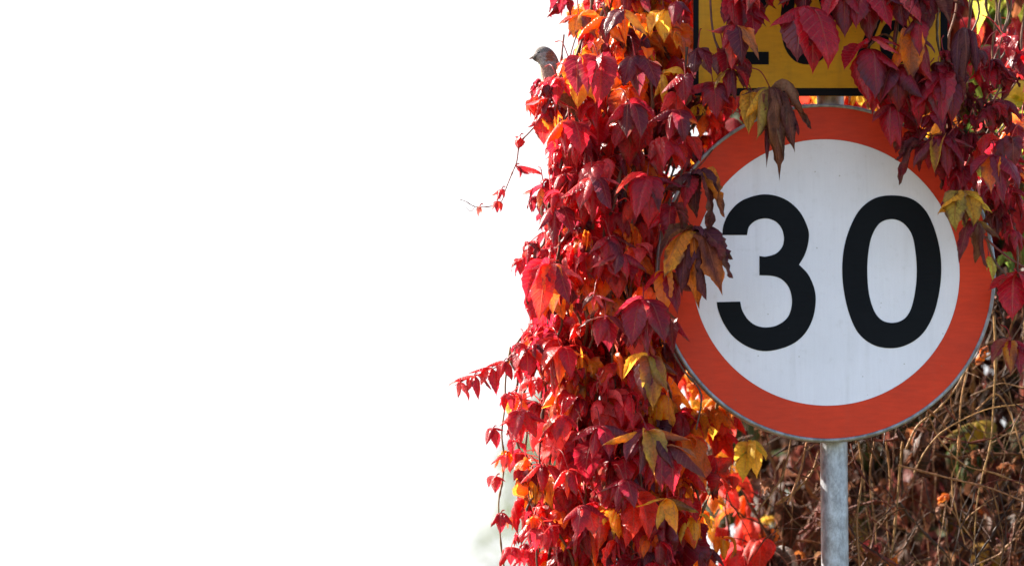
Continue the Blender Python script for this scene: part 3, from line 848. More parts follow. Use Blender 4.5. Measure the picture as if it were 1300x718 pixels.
# leaves one can single out in the photograph (pixel of the petiole tip, distance, leaflets)
HEROES = [
    (872, 172, -.09, [(-50, 44, .45, 'crimson', 'red', 0), (-10, 52, .42, 'red', 'maroon', .1), (30, 46, .42, 'crimson', 'scarlet', .1)]),
    (852, 262, -.10, [(-45, 48, .42, 'red', 'crimson', 0), (-8, 60, .42, 'crimson', 'maroon', .1), (26, 52, .4, 'maroon', 'umber', .3)]),
    (846, 345, -.11, [(-50, 44, .42, 'crimson', 'red', 0), (-12, 58, .42, 'orange', 'amber', .1), (22, 62, .42, 'maroon', 'crimson', .1), (52, 48, .4, 'umber', 'brown', .3)]),
    (852, 405, -.10, [(-40, 40, .42, 'maroon', 'crimson', 0), (0, 50, .42, 'umber', 'maroon', .3), (40, 40, .4, 'red', 'crimson', .1)]),
    (722, 74, -.09, [(-70, 18, .5, 'scarlet', 'red', .1), (-34, 36, .46, 'orange', 'scarlet', .1), (-6, 40, .4, 'red', 'orange', .1), (40, 30, .5, 'red', 'crimson', 0)]),
    (708, 100, -.10, [(-74, 26, .5, 'crimson', 'red', .2), (-36, 34, .5, 'red', 'pink', .1), (0, 36, .5, 'crimson', 'red', .1), (40, 34, .5, 'red', 'crimson', 0)]),
    (735, 20, -.08, [(-70, 30, .5, 'scarlet', 'orange', .2), (-20, 36, .6, 'orange', 'amber', .2), (40, 40, .55, 'maroon', 'brown', .3), (80, 40, .4, 'orange', 'amber', .2)]),
    (770, 22, -.10, [(-60, 46, .5, 'orange', 'scarlet', .2), (0, 42, .5, 'maroon', 'purple', .4), (35, 48, .5, 'orange', 'amber', .1), (75, 40, .4, 'yellow', 'amber', .1)]),
    (792, 12, -.11, [(-40, 50, .5, 'umber', 'purple', .4), (0, 55, .45, 'orange', 'red', .2), (45, 50, .5, 'amber', 'yellow', .1)]),
    (842, 15, -.07, [(-35, 42, .5, 'amber', 'yellow', .1), (0, 44, .5, 'yellow', 'amber', .1), (45, 40, .5, 'orange', 'red', .1)]),
    (860, 2, -.12, [(-20, 40, .55, 'crimson', 'purple', .1), (12, 38, .6, 'maroon', 'crimson', .1), (50, 28, .5, 'purple', 'maroon', .1)]),
    (737, 72, -.12, [(-72, 30, .5, 'scarlet', 'red', .1), (-12, 58, .50, 'maroon', 'crimson', .0), (25, 70, .42, 'orange', 'scarlet', .1), (60, 40, .4, 'scarlet', 'orange', .1)]),
    (760, 72, -.14, [(-22, 60, .5, 'crimson', 'maroon', 0), (8, 72, .52, 'crimson', 'crimson', 0), (50, 44, .45, 'red', 'scarlet', 0)]),
    (806, 72, -.13, [(-25, 52, .5, 'purple', 'maroon', .1), (4, 56, .5, 'maroon', 'purple', .0), (38, 60, .5, 'purple', 'maroon', .1), (80, 35, .4, 'purple', 'umber', .2)]),
    (700, 125, -.06, [(-84, 34, .55, 'pink', 'purple', .1), (-30, 30, .4, 'crimson', 'purple', .3), (20, 34, .4, 'crimson', 'red', .2), (70, 36, .4, 'maroon', 'pink', .2)]),
    (688, 148, -.05, [(-50, 26, .5, 'red', 'crimson', .1), (0, 40, .55, 'red', 'scarlet', 0), (40, 42, .55, 'red', 'orange', .1)]),
    (722, 152, -.12, [(-50, 50, .5, 'scarlet', 'orange', .1), (-12, 52, .5, 'red', 'crimson', 0), (25, 58, .6, 'red', 'crimson', 0), (62, 44, .5, 'crimson', 'red', 0)]),
    (798, 132, -.14, [(-48, 46, .5, 'red', 'crimson', 0), (-8, 50, .55, 'purple', 'maroon', 0), (26, 56, .45, 'maroon', 'purple', .1), (62, 40, .5, 'red', 'crimson', .1)]),
    (858, 140, -.12, [(-70, 40, .45, 'maroon', 'purple', .1), (-25, 50, .55, 'red', 'maroon', 0), (18, 50, .5, 'crimson', 'purple', 0), (58, 36, .5, 'scarlet', 'orange', .1)]),
    (905, 104, -.10, [(-80, 50, .45, 'red', 'maroon', .1), (-30, 42, .5, 'maroon', 'crimson', 0), (4, 52, .55, 'crimson', 'maroon', 0), (40, 42, .5, 'crimson', 'purple', .0)]),
    (870, 95, -.13, [(-55, 44, .5, 'red', 'crimson', .0), (-10, 46, .5, 'maroon', 'crimson', .0), (30, 36, .4, 'crimson', 'maroon', .2)]),
    (886, 62, -.12, [(-15, 44, .55, 'purple', 'umber', .6), (30, 44, .5, 'maroon', 'purple', .5), (70, 30, .5, 'crimson', 'maroon', .1)]),
    (712, 168, -.02, [(-50, 20, .5, 'red', 'scarlet', 0), (0, 34, .5, 'scarlet', 'orange', 0), (40, 30, .5, 'red', 'red', 0)]),
    (752, 226, -.13, [(-62, 48, .5, 'red', 'crimson', 0), (-28, 52, .5, 'scarlet', 'red', 0), (-2, 62, .5, 'crimson', 'maroon', 0), (32, 60, .46, 'maroon', 'purple', .1), (80, 44, .34, 'pink', 'purple', .2)]),
    (822, 225, -.14, [(-64, 52, .5, 'red', 'scarlet', 0), (-22, 64, .46, 'crimson', 'red', 0), (4, 72, .46, 'crimson', 'red', 0), (24, 56, .3, 'purple', 'umber', .3), (82, 48, .3, 'purple', 'maroon', .4)]),
    (706, 262, -.09, [(-42, 44, .5, 'red', 'purple', 0), (-6, 54, .56, 'maroon', 'crimson', 0), (34, 48, .6, 'maroon', 'purple', 0), (70, 40, .4, 'red', 'scarlet', 0)]),
    (690, 238, -.04, [(-80, 30, .35, 'pink', 'red', .2), (-50, 30, .35, 'crimson', 'purple', .2), (-20, 34, .45, 'orange', 'red', .1), (30, 34, .5, 'red', 'crimson', 0)]),
    (775, 300, -.12, [(-55, 40, .5, 'crimson', 'purple', 0), (-10, 44, .55, 'crimson', 'red', 0), (30, 44, .5, 'purple', 'crimson', 0), (72, 34, .4, 'maroon', 'purple', .1)]),
    (790, 322, -.14, [(-75, 44, .35, 'maroon', 'pink', .1), (-25, 34, .5, 'purple', 'crimson', 0), (18, 40, .5, 'crimson', 'red', .0), (60, 38, .5, 'maroon', 'crimson', .1)]),
    (697, 335, -.15, [(-72, 38, .5, 'red', 'pink', .1), (-38, 62, .46, 'red', 'crimson', 0), (-12, 78, .40, 'scarlet', 'red', 0), (8, 72, .34, 'scarlet', 'orange', 0), (30, 66, .5, 'purple', 'maroon', 0), (66, 50, .4, 'pink', 'maroon', .2)]),
    (754, 374, -.15, [(-160, 14, .4, 'pink', 'purple', .2), (-45, 26, .5, 'purple', 'umber', .1), (0, 22, .4, 'pink', 'maroon', .2), (40, 26, .4, 'pink', 'purple', .2), (80, 30, .4, 'purple', 'pink', .1)]),
    (768, 402, -.14, [(-75, 34, .55, 'purple', 'umber', 0), (-20, 44, .5, 'red', 'crimson', 0), (12, 48, .55, 'maroon', 'crimson', 0), (48, 42, .5, 'purple', 'maroon', 0)]),
    (817, 380, -.15, [(-62, 44, .5, 'crimson', 'maroon', .1), (-22, 66, .5, 'crimson', 'maroon', 0), (6, 78, .46, 'maroon', 'crimson', 0), (30, 66, .5, 'maroon', 'crimson', .0), (64, 46, .35, 'dun', 'brown', .6)]),
    (822, 452, -.15, [(-52, 44, .5, 'olive', 'amber', .1), (-16, 66, .42, 'umber', 'maroon', .1), (8, 72, .4, 'maroon', 'olive', .1), (34, 60, .46, 'olive', 'brown', .2), (66, 44, .4, 'umber', 'brown', .3)]),
    (666, 442, -.08, [(-70, 26, .5, 'red', 'purple', .1), (-30, 36, .5, 'red', 'purple', 0), (10, 44, .6, 'crimson', 'red', 0), (50, 38, .55, 'red', 'scarlet', 0)]),
    (712, 440, -.12, [(-45, 46, .5, 'red', 'scarlet', 0), (-8, 54, .46, 'scarlet', 'orange', 0), (26, 50, .46, 'red', 'crimson', 0), (74, 30, .4, 'red', 'orange', .1)]),
    (662, 520, -.10, [(-60, 36, .5, 'red', 'scarlet', 0), (-22, 46, .5, 'red', 'crimson', 0), (4, 50, .46, 'red', 'red', 0), (34, 46, .5, 'scarlet', 'red', 0), (70, 34, .45, 'red', 'crimson', 0)]),
    (712, 526, -.12, [(-52, 36, .5, 'scarlet', 'orange', 0), (-16, 40, .46, 'red', 'crimson', 0), (14, 42, .46, 'red', 'scarlet', 0), (52, 32, .5, 'red', 'crimson', 0)]),
    (762, 540, -.13, [(-66, 44, .5, 'maroon', 'crimson', 0), (-20, 50, .5, 'red', 'maroon', 0), (20, 46, .5, 'crimson', 'purple', 0), (78, 50, .4, 'purple', 'maroon', .1)]),
    (822, 546, -.15, [(-86, 56, .34, 'olive', 'amber', .1), (-42, 52, .5, 'purple', 'crimson', .0), (-14, 66, .36, 'umber', 'purple', .1), (14, 68, .46, 'orange', 'olive', .1), (40, 66, .4, 'purple', 'umber', .2), (86, 52, .4, 'orange', 'brown', .1)]),
    (846, 566, -.16, [(-15, 62, .46, 'crimson', 'maroon', 0), (14, 66, .5, 'crimson', 'red', 0), (52, 64, .5, 'purple', 'umber', .1), (74, 40, .45, 'dun', 'orange', .1)]),
    (722, 596, -.10, [(-45, 36, .5, 'scarlet', 'red', .0), (-10, 40, .45, 'orange', 'red', .0), (24, 38, .5, 'red', 'crimson', .0), (66, 30, .5, 'red', 'scarlet', .0)]),
    (792, 608, -.15, [(-70, 32, .5, 'maroon', 'crimson', 0), (-25, 42, .6, 'crimson', 'purple', .0), (22, 42, .62, 'purple', 'crimson', .0), (66, 32, .5, 'crimson', 'maroon', 0)]),
    (848, 632, -.14, [(-80, 40, .5, 'olive', 'amber', .1), (-30, 44, .5, 'amber', 'olive', .1), (20, 50, .5, 'amber', 'orange', .1), (74, 40, .5, 'brown', 'olive', .2)]),
    (742, 640, -.12, [(-60, 36, .5, 'red', 'crimson', 0), (-18, 48, .5, 'crimson', 'red', 0), (22, 46, .5, 'red', 'scarlet', 0), (64, 36, .5, 'maroon', 'red', 0)]),
    (690, 590, -.06, [(-56, 40, .3, 'pink', 'red', .2), (-10, 40, .5, 'crimson', 'red', .1), (40, 44, .5, 'red', 'maroon', .0)]),
    # small outlying leaves on the loose sprigs
    (660, 173, .0, [(-40, 14, .8, 'red', 'crimson', .0), (-15, 19, .9, 'scarlet', 'red', .0)]),
    (655, 211, .0, [(60, 22, .6, 'crimson', 'red', .1), (84, 36, .4, 'red', 'pink', .2), (30, 20, .4, 'crimson', 'maroon', .2)]),
    (637, 240, .0, [(-60, 16, .5, 'pink', 'orange', .1), (-30, 20, .5, 'pink', 'red', .1), (20, 14, .4, 'red', 'pink', .2)]),
    (631, 255, .0, [(-35, 16, .45, 'red', 'pink', .1), (5, 18, .4, 'red', 'crimson', .1), (28, 20, .35, 'scarlet', 'red', .1)]),
    (609, 262, .0, [(-15, 16, .3, 'pink', 'dun', .1), (20, 12, .3, 'pink', 'orange', .2)]),
    (640, 458, .0, [(-80, 24, .45, 'red', 'scarlet', .1), (-20, 32, .42, 'red', 'scarlet', 0), (30, 32, .42, 'crimson', 'red', .1)]),
    (624, 467, .0, [(-86, 30, .42, 'red', 'scarlet', 0), (-36, 32, .42, 'scarlet', 'red', .1), (12, 40, .40, 'red', 'crimson', .0), (-120, 18, .4, 'red', 'pink', .1)]),
    (602, 476, .0, [(-86, 28, .42, 'red', 'pink', .1), (-30, 28, .42, 'scarlet', 'red', .1), (20, 36, .42, 'crimson', 'red', .0), (52, 32, .36, 'red', 'pink', .2)]),
    (584, 485, .0, [(-80, 16, .4, 'pink', 'red', .3), (-10, 24, .36, 'pink', 'scarlet', .3), (36, 34, .34, 'red', 'pink', .2)]),
    (626, 543, .0, [(-30, 26, .5, 'red', 'crimson', 0), (20, 30, .5, 'crimson', 'red', 0), (84, 16, .4, 'red', 'crimson', .1)]),
    (642, 576, .0, [(-60, 24, .35, 'red', 'pink', .1), (-10, 24, .4, 'pink', 'red', .1), (25, 22, .4, 'red', 'pink', .1)]),
    (630, 604, .0, [(-40, 20, .6, 'crimson', 'pink', 0), (-5, 24, .6, 'crimson', 'red', 0), (70, 14, .4, 'red', 'crimson', .1)]),
    (636, 650, .0, [(-45, 26, .5, 'red', 'crimson', 0), (0, 30, .5, 'crimson', 'red', 0), (45, 26, .5, 'red', 'crimson', 0)]),
]
for (px, py, Y, lf) in HEROES:
    p = at(px, py, Y)
    small = px < 665 and Y == 0.0
    pet = at(px + (4 if small else random.uniform(-18, 10)), py - (3 if small else random.uniform(14, 30)), Y + (0 if small else 0.05))
    if -0.03 < Y < 0.075 and px > 815: Y = -0.06
    specs.append((100, hand(p, lf, petiole=pet), False, None))

# brown, curled leaves draped over the sign's left edge
BROWN = [
    (978, 112, -.11, 'yellow and brown withered leaf hanging over the top of the round sign',
     [(-84, 36, .30, 'dun', 'brown', .5), (-44, 62, .46, 'olive', 'amber', .15), (-26, 90, .46, 'olive', 'brown', .3), (-8, 112, .30, 'umber', 'maroon', .6), (3, 132, .26, 'brown', 'umber', .65), (13, 104, .26, 'umber', 'dun', .7), (24, 100, .30, 'brown', 'umber', .7), (36, 76, .28, 'maroon', 'brown', .6), (120, 84, .24, 'dun', 'brown', .5)]),
    (882, 220, -.11, 'purple brown withered leaf curled over the left rim',
     [(-66, 54, .5, 'purple', 'umber', .45), (-30, 58, .5, 'maroon', 'red', .3), (-4, 60, .4, 'purple', 'umber', .5), (20, 88, .36, 'umber', 'purple', .6), (36, 80, .34, 'umber', 'orange', .5), (52, 50, .4, 'brown', 'purple', .5)]),
    (880, 292, -.13, 'large brown and orange withered leaf beside the numeral 3',
     [(-60, 58, .46, 'umber', 'brown', .5), (-38, 82, .46, 'orange', 'amber', .25), (-18, 92, .36, 'umber', 'purple', .55), (-2, 108, .34, 'orange', 'umber', .5), (12, 96, .38, 'purple', 'umber', .55), (26, 98, .36, 'umber', 'orange', .5), (38, 86, .40, 'umber', 'purple', .6), (54, 62, .34, 'brown', 'umber', .6)]),
    (955, 116, -.08, 'hanging olive yellow leaflet beside the plate', [(-12, 62, .4, 'olive', 'amber', .2)]),
]
for (px, py, Y, lab, lf) in BROWN:
    p = at(px, py, Y)
    specs.append((101, hand(p, lf, NL=20, petiole=at(px - 25, py - 26, Y - 0.005)), True, lab))

# loose stems of the outlying sprigs
def px_tube(mb, pts, Y, r0, r1, c, k=5):
    tube(mb, spline([at(x, y, Y) for x, y in pts], k), r0, r1, c, n=6, knots=0.4)


sc_ = (0.22, 0.07, 0.05)
px_tube(mb_st, [(705, 128), (690, 148), (672, 168), (660, 182), (656, 205), (650, 220), (642, 240), (636, 256), (622, 262), (603, 262), (592, 256), (584, 253)], 0.0, .0016, .0005, sc_)
px_tube(mb_st, [(603, 262), (598, 268), (590, 262)], 0.0, .0006, .0003, sc_)
px_tube(mb_st, [(668, 448), (648, 456), (625, 468), (605, 476), (590, 482), (577, 489)], 0.0, .0016, .0006, sc_)
px_tube(mb_st, [(648, 440), (642, 480), (641, 515), (637, 550), (640, 580), (638, 610), (633, 640), (636, 690), (640, 720)], 0.0, .0016, .0012, (0.2, 0.12, 0.05))
px_tube(mb_st, [(716, 44), (714, 62), (712, 80), (706, 100), (700, 128)], -0.02, .0016, .0014, sc_)
px_tube(mb_st, [(732, 44), (727, 60), (722, 78), (716, 96)], -0.01, .0013, .001, sc_)
px_tube(mb_st, [(700, 128), (712, 120), (730, 118), (752, 124)], -0.02, .0024, .003, (0.1, 0.05, 0.035))
# bare stems passing in front of the sign's left edge
px_tube(mb_st, [(872, 60), (868, 120), (872, 180), (862, 230), (848, 262), (838, 320), (834, 380)], -0.06, .0020, .0016, (0.10, 0.055, 0.04))
px_tube(mb_st, [(834, 380), (852, 440), (868, 470), (890, 500), (884, 545)], -0.055, .0020, .0014, (0.10, 0.055, 0.04))
px_tube(mb_st, [(955, 120), (925, 80), (905, 40), (900, -60)], -0.09, .0018, .002, (0.12, 0.05, 0.04))
px_tube(mb_st, [(855, 266), (866, 240), (884, 216)], -0.08, .0016, .0012, (0.16, 0.05, 0.04))
px_tube(mb_st, [(836, 330), (848, 300), (864, 288), (880, 292)], -0.09, .0016, .0012, (0.25, 0.05, 0.05))
px_tube(mb_st, [(842, 232), (858, 222), (884, 214), (905, 190)], -0.04, .0014, .001, (0.16, 0.05, 0.04))
# tendrils
for (tx, ty) in ((868, 205), (702, 470), (760, 470), (735, 515), (850, 480), (690, 245), (715, 250)):
    q = [(tx + 6 * math.cos(a * 1.3) * (1 - a / 12), ty + a * 3 + 5 * math.sin(a * 1.7)) for a in range(9)]
    px_tube(mb_st, q, -0.1, .0005, .0004, (0.35, 0.10, 0.07), k=3)
mb_st.build('stems', M_stem, curtain)['kind'] = 'stuff'
finish_plant(curtain, specs, (M_leaf, M_dry), nparts=100)
print('curtain leaves', n_leaf)

# ============ thing 2: sprays over the yellow plate and the sign's upper right
spray = empty('virginia_creeper', tuple(at(1180, 300, -0.08)))
tag(spray, 'crimson creeper spray with withered tips draped over the yellow plate and upper right rim', 'creeper')
specs = []
H2 = [
    (936, -4, -.08, [(-34, 50, .5, 'crimson', 'maroon', 0), (-6, 60, .6, 'maroon', 'crimson', 0), (14, 66, .6, 'crimson', 'red', 0), (44, 60, .5, 'crimson', 'maroon', 0)]),
    (918, 62, -.085, [(-20, 44, .6, 'maroon', 'purple', .2), (14, 48, .6, 'crimson', 'maroon', 0), (52, 50, .55, 'crimson', 'purple', 0)]),
    (932, 32, -.12, [(-78, 34, .36, 'pink', 'maroon', .3), (-30, 42, .5, 'crimson', 'red', .1), (-4, 66, .36, 'scarlet', 'red', .2), (14, 62, .5, 'purple', 'maroon', .0), (36, 60, .3, 'dun', 'orange', .4)]),
    (946, 4, -.09, [(-48, 44, .5, 'maroon', 'crimson', 0), (-14, 42, .6, 'maroon', 'crimson', 0), (22, 54, .6, 'crimson', 'maroon', 0), (54, 46, .5, 'red', 'crimson', 0)]),
    (928, 88, -.10, [(-50, 40, .3, 'dun', 'olive', .4), (-14, 44, .5, 'maroon', 'crimson', 0), (8, 46, .5, 'purple', 'maroon', .1), (42, 38, .5, 'red', 'purple', .1)]),
    (946, 74, -.08, [(-5, 44, .62, 'crimson', 'purple', 0)]),
    (1022, 10, -.13, [(-66, 44, .6, 'crimson', 'red', 0), (-16, 66, .62, 'purple', 'maroon', 0), (8, 76, .42, 'crimson', 'red', 0), (24, 80, .46, 'red', 'crimson', 0), (54, 44, .5, 'maroon', 'crimson', .1)]),
    (1018, -22, -.10, [(-50, 40, .6, 'crimson', 'maroon', 0), (0, 40, .6, 'maroon', 'purple', 0), (50, 46, .6, 'red', 'crimson', 0)]),
    (1068, -12, -.12, [(-36, 44, .5, 'crimson', 'red', 0), (4, 56, .46, 'crimson', 'purple', 0), (40, 48, .5, 'red', 'crimson', 0)]),
    (1102, -18, -.11, [(-30, 60, .5, 'crimson', 'maroon', 0), (-4, 66, .46, 'maroon', 'crimson', 0), (26, 62, .5, 'crimson', 'red', 0), (60, 46, .5, 'maroon', 'purple', 0)]),
    (1140, -16, -.10, [(-40, 46, .5, 'red', 'crimson', 0), (0, 50, .5, 'purple', 'crimson', 0), (36, 54, .5, 'crimson', 'pink', 0), (70, 44, .5, 'maroon', 'purple', 0)]),
    (1176, -10, -.10, [(-40, 50, .45, 'maroon', 'purple', .1), (-4, 56, .4, 'purple', 'maroon', .2), (34, 52, .4, 'purple', 'umber', .4), (72, 44, .4, 'umber', 'purple', .5)]),
    (1106, 48, -.13, [(-60, 20, .5, 'red', 'crimson', .1), (62, 34, .6, 'red', 'pink', .1), (82, 30, .5, 'crimson', 'red', 0)]),
    (1100, 62, -.12, [(-48, 40, .6, 'crimson', 'red', 0), (-10, 66, .6, 'crimson', 'red', 0), (16, 64, .5, 'red', 'purple', 0), (58, 44, .5, 'maroon', 'crimson', 0)]),
    (1138, 84, -.11, [(-30, 50, .42, 'purple', 'crimson', 0), (0, 52, .46, 'maroon', 'crimson', 0), (38, 52, .55, 'crimson', 'purple', 0), (70, 30, .5, 'purple', 'crimson', .1)]),
    (1158, 44, -.10, [(-40, 50, .5, 'orange', 'crimson', .1), (-8, 62, .46, 'brown', 'orange', .1), (22, 64, .46, 'crimson', 'brown', .1), (55, 34, .5, 'maroon', 'purple', .1)]),
    (1168, 24, -.12, [(-10, 44, .4, 'crimson', 'purple', .1), (-50, 30, .4, 'maroon', 'purple', .1)]),
    (1132, 132, -.10, [(-56, 32, .5, 'crimson', 'maroon', 0), (-12, 52, .52, 'crimson', 'red', 0), (14, 56, .5, 'crimson', 'maroon', 0), (54, 34, .5, 'crimson', 'purple', 0)]),
    (1200, 92, -.11, [(-74, 44, .36, 'crimson', 'pink', .2), (-48, 58, .42, 'maroon', 'crimson', .1), (-16, 66, .42, 'crimson', 'maroon', 0), (12, 62, .4, 'maroon', 'red', 0), (40, 40, .4, 'purple', 'umber', .3)]),
    (1226, 36, -.09, [(-22, 76, .34, 'purple', 'umber', .6), (-6, 84, .3, 'umber', 'purple', .6), (18, 60, .3, 'purple', 'maroon', .5)]),
    (1198, 172, -.12, [(-80, 44, .34, 'crimson', 'purple', .2), (-52, 68, .38, 'maroon', 'umber', .35), (-22, 56, .42, 'crimson', 'olive', .2), (4, 58, .4, 'red', 'maroon', .1), (36, 52, .5, 'crimson', 'maroon', 0), (78, 40, .45, 'maroon', 'pink', .1)]),
    (1168, 180, -.10, [(-50, 46, .4, 'umber', 'maroon', .5), (-34, 74, .26, 'umber', 'maroon', .6), (-8, 44, .36, 'maroon', 'crimson', .4)]),
    (1216, 226, -.11, [(-30, 36, .4, 'crimson', 'maroon', .4), (8, 42, .4, 'maroon', 'crimson', .5), (40, 30, .4, 'pink', 'maroon', .4)]),
    (1220, 244, -.15, [(-56, 46, .66, 'olive', 'amber', .35), (-24, 58, .56, 'olive', 'brown', .4), (4, 54, .5, 'umber', 'olive', .5), (26, 52, .6, 'amber', 'olive', .3), (62, 44, .6, 'olive', 'yellow', .35)]),
    (1262, 198, -.15, [(-56, 44, .5, 'crimson', 'purple', .1), (-18, 56, .42, 'red', 'orange', .1), (10, 68, .4, 'purple', 'crimson', .3), (40, 58, .5, 'purple', 'crimson', .2)]),
    (1238, 280, -.15, [(-30, 66, .3, 'umber', 'maroon', .4), (-2, 58, .4, 'brown', 'dun', .5), (16, 70, .3, 'umber', 'brown', .5), (54, 40, .4, 'olive', 'brown', .4)]),
    (1292, 346, -.06, [(-62, 46, .7, 'crimson', 'red', 0), (-20, 70, .6, 'red', 'crimson', 0), (22, 62, .6, 'crimson', 'red', 0), (60, 46, .6, 'red', 'crimson', 0)]),
    (1284, 432, -.03, [(-50, 46, .46, 'dun', 'maroon', .4), (-14, 52, .5, 'amber', 'maroon', .2), (16, 50, .5, 'maroon', 'crimson', .2), (52, 46, .5, 'crimson', 'maroon', .1)]),
    (1255, 325, -.02, [(-20, 22, .3, 'olive', 'olive', .1), (14, 38, .3, 'olive', 'lime', .2)]),
]
mb_st = MB()
for (px, py, Y, lf) in H2:
    if py < 140 and px > 1000: lf = [(q[0], q[1] * 1.2, q[2] * 1.08, q[3], q[4], q[5]) for q in lf]
    p = at(px, py, Y)
    dryn = sum(q[5] for q in lf) / len(lf) > 0.28
    specs.append((100, hand(p, lf, petiole=at(px + random.uniform(-16, 16), py - random.uniform(18, 34), Y + 0.02)), dryn, None))
VST = [[(912, -80), (918, -20), (930, 34), (926, 60), (928, 88)], [(1010, -90), (1016, -30), (1022, 10)], [(940, 60), (958, 26), (985, -5), (1010, -30)],
       [(1150, -80), (1145, -10), (1135, 50), (1140, 84), (1150, 110), (1158, 150), (1175, 170), (1198, 172)],
       [(1135, 50), (1120, 44), (1100, 62)], [(1200, -80), (1192, 0), (1190, 50), (1200, 92), (1204, 130), (1200, 172), (1212, 205), (1218, 250), (1232, 275), (1238, 284)],
       [(1200, 92), (1226, 60), (1232, 20), (1240, -50)], [(1204, 150), (1230, 178), (1250, 195), (1262, 202)], [(1130, -60), (1138, 0), (1140, 30), (1136, 60)],
       [(1262, 202), (1275, 250), (1290, 300), (1292, 346)], [(1240, 290), (1262, 312), (1285, 330), (1320, 350)], [(1292, 346), (1300, 400), (1284, 432)], [(1252, 300), (1262, 330), (1278, 350)],
       [(1158, 40), (1168, 0), (1172, -60)]]
for q in VST:
    px_tube(mb_st, q, -0.075 + random.uniform(-.01, .01), .0022, .0014, random.choice([(0.12, 0.06, 0.035), (0.16, 0.10, 0.05), (0.2, 0.05, 0.04)]))
# looser leaves along the top edge and right of the sign
SPR = [(1235, 1330, -60, 130, 15), (1080, 1210, -60, 8, 26), (905, 1080, -70, -14, 26), (1245, 1340, 120, 260, 16)]
for (xa, xb, ya, yb, n) in SPR:
    for i in range(n):
        px, py = RNG.uniform(xa, xb), RNG.uniform(ya, yb); Y = RNG.uniform(-0.12, -0.03) if px < 1240 else RNG.uniform(-0.1, 0.25)
        p = at(px, py, Y); a = at(px + RNG.normal(0, 14), py - RNG.uniform(10, 35), Y + 0.03)
        pal = PALS[RNG.choice(['q', 'r', 's', 'q', 's', 't'])]
        dry = RNG.choice([0, 0, 0, 0.5])
        specs.append((5 - Y * 10 - (4 if py < -10 or px > 1300 else 0), compound(p, R(-90) + RNG.normal(0, 0.9), RNG.uniform(38, 62) * PXM, pal, dry=dry, petiole=a), False, None))
for i in range(105):
    px, py = RNG.uniform(1110, 1290), RNG.uniform(60, 320)
    if py > np.interp(px, [1100, 1150, 1190, 1215, 1250, 1290], [110, 165, 190, 235, 290, 320]) or (px < 1195 and py < 75): continue
    Y = RNG.uniform(-0.13, -0.04)
    dry = RNG.choice([0, .2, .5, .7])
    pal = [['crimson', 'maroon'], ['maroon', 'crimson'], ['umber', 'maroon'], ['crimson', 'red'], ['olive', 'brown']][RNG.choice(5, p=[.3, .2, .15, .3, .05])]
    p = at(px, py, Y)
    specs.append((7, compound(p, R(-90) + RNG.normal(0, 0.7), RNG.uniform(30, 54) * PXM, pal, dry=dry, petiole=at(px + RNG.normal(0, 12), py - RNG.uniform(10, 26), Y + 0.02), NL=14), dry > .3, None))
for i in range(12):
    x = RNG.uniform(1215, 1330)
    pts = [(x + RNG.normal(0, 6) + k * RNG.normal(0, 2), -120 + k * 45) for k in range(9)]
    px_tube(mb_st, pts, RNG.uniform(-0.05, 0.2), .0024, .0014, jit((0.13, 0.07, 0.04), 0.4))
for i in range(14):
    x = RNG.uniform(880, 1210)
    pts = [(x + RNG.normal(0, 8), -180 + k * 40) for k in range(4 + int(RNG.integers(0, 2)))]
    px_tube(mb_st, pts, RNG.uniform(-0.1, -0.06), .0024, .0014, jit((0.13, 0.07, 0.04), 0.4))
mb_st.build('stems', M_stem, spray)['kind'] = 'stuff'
finish_plant(spray, specs, (M_leaf, M_dry), nparts=100)

# ============ thing 3: leafy hedge of creeper behind the signs
hedge = empty('creeper_hedge', tuple(at(1150, 718, 0.9)))
tag(hedge, 'mixed green, yellow and red creeper hedge growing close behind the two signs', 'hedge')
specs = []
def hedge_pal(px, py, Y):
    if py < 330:
        r = RNG.random()
        if px > 1190:
            if r < 0.42: return ['green', 'green', 'dkgreen', 'lime']
            if r < 0.58: return ['lime', 'yellow', 'green']
            if r < 0.75: return ['red', 'scarlet', 'crimson']
            return ['crimson', 'maroon', 'brown']
        if r < 0.3: return ['orange', 'amber', 'yellow']
        return [['red', 'crimson', 'scarlet'], ['green', 'lime'], ['maroon', 'brown']][RNG.integers(3)]
    r = RNG.random()
    if px < 965:
        if r < 0.4: return ['orange', 'amber', 'scarlet']
        if r < 0.8: return ['red', 'scarlet', 'pink']
        return ['yellow', 'lime', 'amber']
    if px > 1230 and py < 480 and r < 0.2: return ['crimson', 'maroon', 'red']
    if r < 0.12: return ['olive', 'dkgreen', 'dkgreen']
    return [['shade_brown', 'umber', 'brown'], ['shade_brown', 'shade_brown'], ['shade_brown', 'umber']][RNG.integers(3)]  # lower leaves darkened in pigment to paint shaded gaps


def sun_lane(p):
    # gap carved through hedge and stems so the sun reaches the post
    k = (p[0] - PC.x) / sdir.x
    if k < 0: return False
    q = Vector((PC.x, 0.055, 0)) + sdir * k
    return abs(p[1] - q.y) < 0.10 and 1.45 < p[2] - sdir.z * k < 1.80


